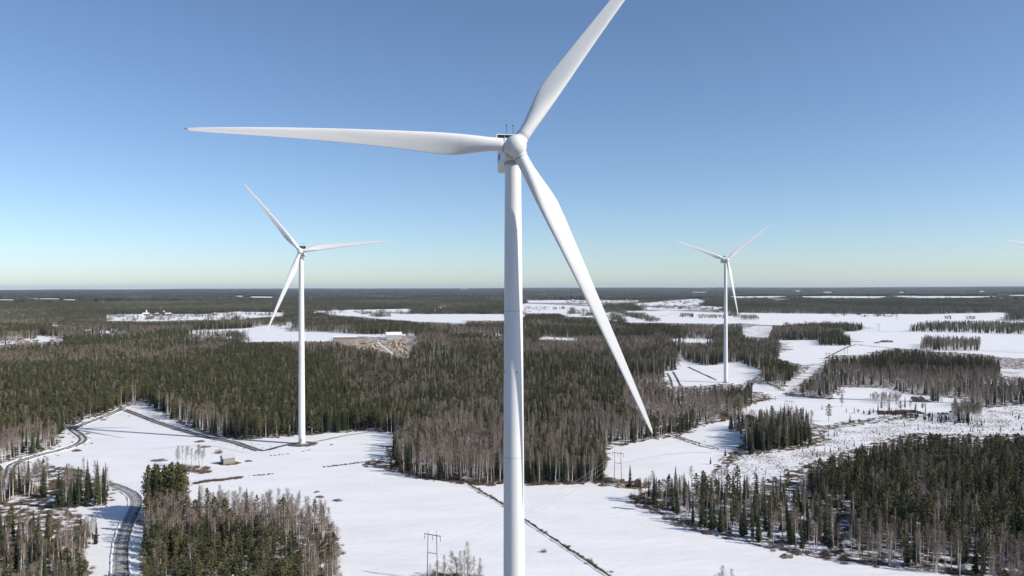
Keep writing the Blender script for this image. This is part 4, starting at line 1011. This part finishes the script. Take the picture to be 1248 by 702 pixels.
silo((199.5,384.6), 17, 4.5, 'blue_tank', 'dark blue silo amid the red barns'); silo((178.5,384.0), 19, 3.2, 'white_wood', 'pale silo tower at the left red barn')
VL = [(34,398.5,'white_wood',18),(62,393.5,'red_wood',20),(68,396,'white_wood',16),(37,394,'red_wood',15),(5,401,'white_wood',16),(12,401.5,'yellow_wood',15),(100,404.5,'white_wood',17),(107,405.5,'red_wood',16),(139,404.5,'white_wood',15),(90,402,'red_wood',14),(24,396,'yellow_wood',14)]
for i, (x, y, wl_, w) in enumerate(VL):
    c = {'white_wood': 'white', 'red_wood': 'red', 'yellow_wood': 'ochre'}[wl_]
    far_house((x, y), w, wl_, (i*47) % 90-45, 'small %s house amid the trees of the far left hamlet' % c, '%s houses of the far left hamlet' % c, 5)
rv = random.Random(4)
for i in range(30):
    x, y = (rv.uniform(345, 385), rv.uniform(376, 384)) if i < 10 else ((rv.uniform(505, 612), rv.uniform(376.5, 381)) if i < 20 else (rv.uniform(690, 870), rv.uniform(365.5, 372)))
    wl_ = rv.choice(['white_wood', 'red_wood', 'white_wood', 'yellow_wood']); c = {'white_wood': 'white', 'red_wood': 'red', 'yellow_wood': 'ochre'}[wl_]
    where = 'beside the left turbine tower' if i < 10 else ('left of the nearest tower' if i < 20 else 'right of the nearest tower')
    far_house((x, y), rv.uniform(14, 24), wl_, rv.uniform(-60, 60), 'small snowy-roofed %s house in the distant village %s' % (c, where), '%s houses of the village %s' % (c, where), 5.5)
for x, y, w, lb in ((565,353.3,260,'large white factory hall on the horizon'),(970,355.0,220,'long pale hall in the far woods at right')):
    o = house('factory_hall', (x, y), w, w*.3, 34 if y < 354 else 18, 5, 0, 'white_wood', 'sheet_roof', lb, 'hall', None, False, 0)

# ------------------------------------------------------------------ quarry
def rock_wall(px, label, L, h, dep, seed, rz=0):
    rng = np.random.default_rng(seed); p = g(*px); nu, nv = 16, 7; V = []
    for j in range(nv):
        for i in range(nu):
            u = i/(nu-1); v = j/(nv-1)
            V.append(((u-.5)*L+rng.normal(0, 1.2), dep*v*.12+rng.normal(0, .9), h*v*(.8+.2*math.sin(u*5+seed))*min(1, .45+2.2*u, .3+2.6*(1-u)) if v else -.4))
    n = len(V)
    for i in range(nu): u = i/(nu-1); V.append(((u-.5)*L, dep, -.4))
    Fc = [(j*nu+i, j*nu+i+1, (j+1)*nu+i+1, (j+1)*nu+i) for j in range(nv-1) for i in range(nu-1)]+[((nv-1)*nu+i, (nv-1)*nu+i+1, n+i+1, n+i) for i in range(nu-1)]
    o = ob('quarry_face', mesh_of('quarry_face', V, Fc, M['rock']), None, p, (0, 0, rz)); tag(o, label, 'rock face')
rock_wall((487,431.5), 'tall tan rock face right of the white conveyor', 36, 31, 22, 1); rock_wall((455,429), 'tan rock bank left of the white conveyor', 26, 25, 18, 2, .2)
rock_wall((434,424), 'long low rock heap at the left end of the quarry', 85, 11, 26, 3); rock_wall((468,421), 'rubble heap behind the conveyor', 50, 9, 18, 6)
p = g(469, 432); r = bpy.data.objects.new('conveyor', None); COL.objects.link(r); r.location = p; tag(r, 'white covered conveyor sloping down into the quarry', 'conveyor')
m = MB(); R_ = Matrix.Rotation(math.radians(38), 3, 'Y'); m.box((0, 0, 11), (34, 4, 3), 0, R_); m.ob('gallery', M['white_wood'], r)
for x in (-8, 2): m = MB(); m.tube([(x, -1.2, -.3), (x, -1.2, 11-x*.78)], .4, 6); m.tube([(x, 1.2, -.3), (x, 1.2, 11-x*.78)], .4, 6); m.ob('support_leg', M['grey'], r)
m = MB(); m.box((-15, 0, 22), (7, 6, 7)); m.ob('head_house', M['sheet_roof'], r)
house('crusher_hall', (480,413.5), 34, 20, 10, 6, math.radians(12), 'sheet_roof', 'dark_roof', 'pale crusher hall with snowy roof above the quarry', 'hall', None, False, 3, snow=True)
house('tool_shed', (421,413.5), 52, 14, 5, 2.5, math.radians(4), 'tan_wood', 'sheet_roof', 'long low shed with a white roof at the quarry left', 'shed', None, False, 3, snow=True)
def machine(px, mk, label, rz):
    p = g(*px); r = bpy.data.objects.new('excavator', None); COL.objects.link(r); r.location = p; r.rotation_euler = (0, 0, rz); r.scale = (1.5,)*3; tag(r, label, 'excavator')
    for s in (-1, 1): m = MB(); m.box((0, s*1.2, .45), (4, .7, .9)); m.ob('track', M['dark'], r)
    m = MB(); m.box((-.3, 0, 1.6), (3.6, 2.6, 1.3)); m.ob('body', M[mk], r)
    m = MB(); m.box((.9, .7, 2.7), (1.4, 1.1, 1.5)); m.ob('cab', M['glass'], r)
    m = MB(); m.tube([(1.2, -.3, 2), (3.8, -.3, 4.6), (6, -.3, 2.8)], [.4, .35, .25], 6); m.ob('boom', M[mk], r)
    m = MB(); m.box((6.1, -.3, 2.0), (1, 1.2, 1.2)); m.ob('bucket', M['dark'], r)
machine((412,423), 'yellow', 'yellow excavator at the quarry left end', .5); machine((458,424.5), 'orange', 'orange red excavator beside the white conveyor', -.4); machine((487,417), 'orange', 'orange red excavator on top of the rock face', .2)

# ------------------------------------------------------------------ boulders, mounds, stray bushes
def boulder(px, w, h, mk, label, name='boulder', cat='boulder', seed=1):
    rng = np.random.default_rng(seed); bm = bmesh.new(); bmesh.ops.create_icosphere(bm, subdivisions=3, radius=1)
    for v in bm.verts:
        n = sum(vnoise(np.array([v.co.x*f+seed*7.3]), np.array([v.co.y*f+v.co.z*f*1.7+seed]))[0]-.5 for f in (1.3, 2.9, 5.1))
        v.co *= 1+.38*n; v.co.x *= w/2; v.co.y *= w*.36; v.co.z = max(-.15, v.co.z*h)
    me = bpy.data.meshes.new(name); bm.to_mesh(me); bm.free(); me.materials.append(M[mk])
    o = ob(name, me, None, g(*px)+np.array([0, 0, .05]), (0, 0, rng.random()*.8-.4)); tag(o, label, cat)
BL = [((94,549.5), 8, 1.1, 'brown_earth', 'brown earth mound below the road bend', 'earth_mound', 'mound'), ((107,529), 4, .9, 'brown_earth', 'small reddish mound right of the road bend', 'earth_mound', 'mound'),
      ((126,512), 5, .8, 'stone', 'grey stone heap beside the upper road', 'stone_heap', 'stones'), ((243,538.5), 8, 1.0, 'stone', 'grassy stone heap left of the service road end', 'stone_heap', 'stones'),
      ((251,545), 7, .9, 'stone', 'stone heap below the service road', 'stone_heap', 'stones'), ((303,562.3), 5, .7, 'stone', 'low stone heap right of the grey barn', 'stone_heap', 'stones'),
      ((194,561.5), 10, 1.1, 'stone', 'brushy stone heap above the dark pines', 'stone_heap', 'stones'), ((386,600), 3.4, .8, 'stone', 'upper boulder of the three right of the copse', 'boulder', 'boulder'),
      ((390,606), 5, .8, 'stone', 'middle boulder of the three right of the copse', 'boulder', 'boulder'), ((412,610.3), 5, .8, 'stone', 'lone flat boulder in the open snow right of the copse', 'boulder', 'boulder'),
      ((401,646), 5, 1.0, 'stone', 'brushy rock beside the small spruce', 'boulder', 'boulder'), ((959,679), 6.5, 1.1, 'stone', 'dark boulder in the snow before the thin wood', 'boulder', 'boulder'),
      ((1174,694), 3.2, 1.6, 'snow', 'snow capped boulder at the lower right wood edge', 'boulder', 'boulder'), ((746,588), 9, 2.4, 'stone', 'large dark boulder left of the cottage spruce', 'boulder', 'boulder'),
      ((757,594), 4.5, 2.4, 'rock', 'round tan boulder at the foot of the cottage spruce', 'boulder', 'boulder'), ((736,592), 6, 1.2, 'stone', 'low stones left of the tan boulder', 'stone_heap', 'stones'),
      ((680,588.5), 6, 1.0, 'stone', 'brushy rock before the wood right of the near tower', 'boulder', 'boulder'), ((533,704), 6, 2.2, 'stone', 'mossy boulder at the near pylon foot', 'boulder', 'boulder'),
      ((553,705.5), 6.5, 2.0, 'stone', 'mossy boulder in the thicket right of the near pylon', 'boulder', 'boulder'), ((1080,417), 26, 5, 'stone', 'dark wooded hump on the far plain', 'boulder', 'boulder'),
      ((1069,418.3), 12, 3, 'stone', 'small dark hump on the far plain', 'boulder', 'boulder'), ((1120,489.5), 15, 5.5, 'stone', 'dark rounded hump on the creek meadow', 'boulder', 'boulder')]
for i, (px, w, h, mk, lb, nm, ct_) in enumerate(BL): boulder(px, w, h, mk, lb, nm, ct_, 3+i)
BRUSH_ME = [brush_geo(np.random.default_rng(900+i), 130, 1.0, 1.2, .035).mesh('bush', M['brush']) for i in range(3)]
for i, (px, k, lb) in enumerate([((267,552.5), 3.0, 'round leafless bush above the grey barn'), ((402,643), 2.6, 'leafless bush beside the small spruce at the copse end'), ((789,591), 2.8, 'pale bush right of the cottage'), ((770,606), 2.2, 'leafless bush at the tip of the felled ground'), ((247,577), 2.5, 'brown bush below the birch row by the barn'), ((663,673), 1.5, 'small bush on the diagonal ditch right of the tower')]):
    o = ob('bush', BRUSH_ME[i % 3], None, g(*px)+np.array([0, 0, .1]), (0, 0, i)); o.scale = (k*.8, k*.8, k); tag(o, lb, 'bush')

WISP = [birch_geo(np.random.default_rng(950+i), 7, 1.9, 30, 14, .06, .05, .05) for i in range(3)]
WISP_ME = [(T_.mesh('wisp_stem', M['twig']), C_.mesh('wisp_twigs', M['twig'])) for T_, C_ in WISP]
for i, (px, k, lb) in enumerate([((529,711), .8, 'low wispy bush hiding the near pylon foot'), ((540,708), 1.0, 'wispy bush between the near pylon and the first boulder'), ((549,709), .9, 'wispy bush in the middle of the pylon thicket'), ((557,707), 1.2, 'taller wispy bush behind the second mossy boulder'), ((564,712), 1.1, 'wispy bush at the front of the pylon thicket'), ((573,709), 1.3, 'tallest wispy bush of the pylon thicket'), ((582,712), 1.0, 'wispy bush at the right end of the pylon thicket'), ((515,714), .6, 'small wispy bush left of the near pylon'), ((875,722), 1.0, 'wispy bush at the bottom edge in the open snow'), ((897,726), 1.0, 'right wispy bush at the bottom edge in the open snow')]):
    r = bpy.data.objects.new('bush', None); COL.objects.link(r); r.location = g(*px); r.rotation_euler = (0, 0, i*1.3); r.scale = (k*1.25, k*1.25, k); tag(r, lb, 'bush')
    ob('stem', WISP_ME[i % 3][0], r); ob('twigs', WISP_ME[i % 3][1], r)

# ------------------------------------------------------------------ haze
hb = MB(); hb.box((0, 0, 118), (110000, 110000, 240)); hz = bpy.data.materials.new('haze'); hz.use_nodes = True
nt = hz.node_tree; nt.nodes.clear(); out = nt.nodes.new('ShaderNodeOutputMaterial'); pv = nt.nodes.new('ShaderNodeVolumePrincipled')
pv.inputs['Color'].default_value = (0.70, 0.85, 1.0, 1); pv.inputs['Density'].default_value = 1.25e-5; pv.inputs['Anisotropy'].default_value = 0.1
nt.links.new(pv.outputs[0], out.inputs['Volume'])
ho = hb.ob('haze', hz); ho['kind'] = 'stuff'; ho['label'] = 'thin pale blue winter haze over the land'; ho['category'] = 'haze'
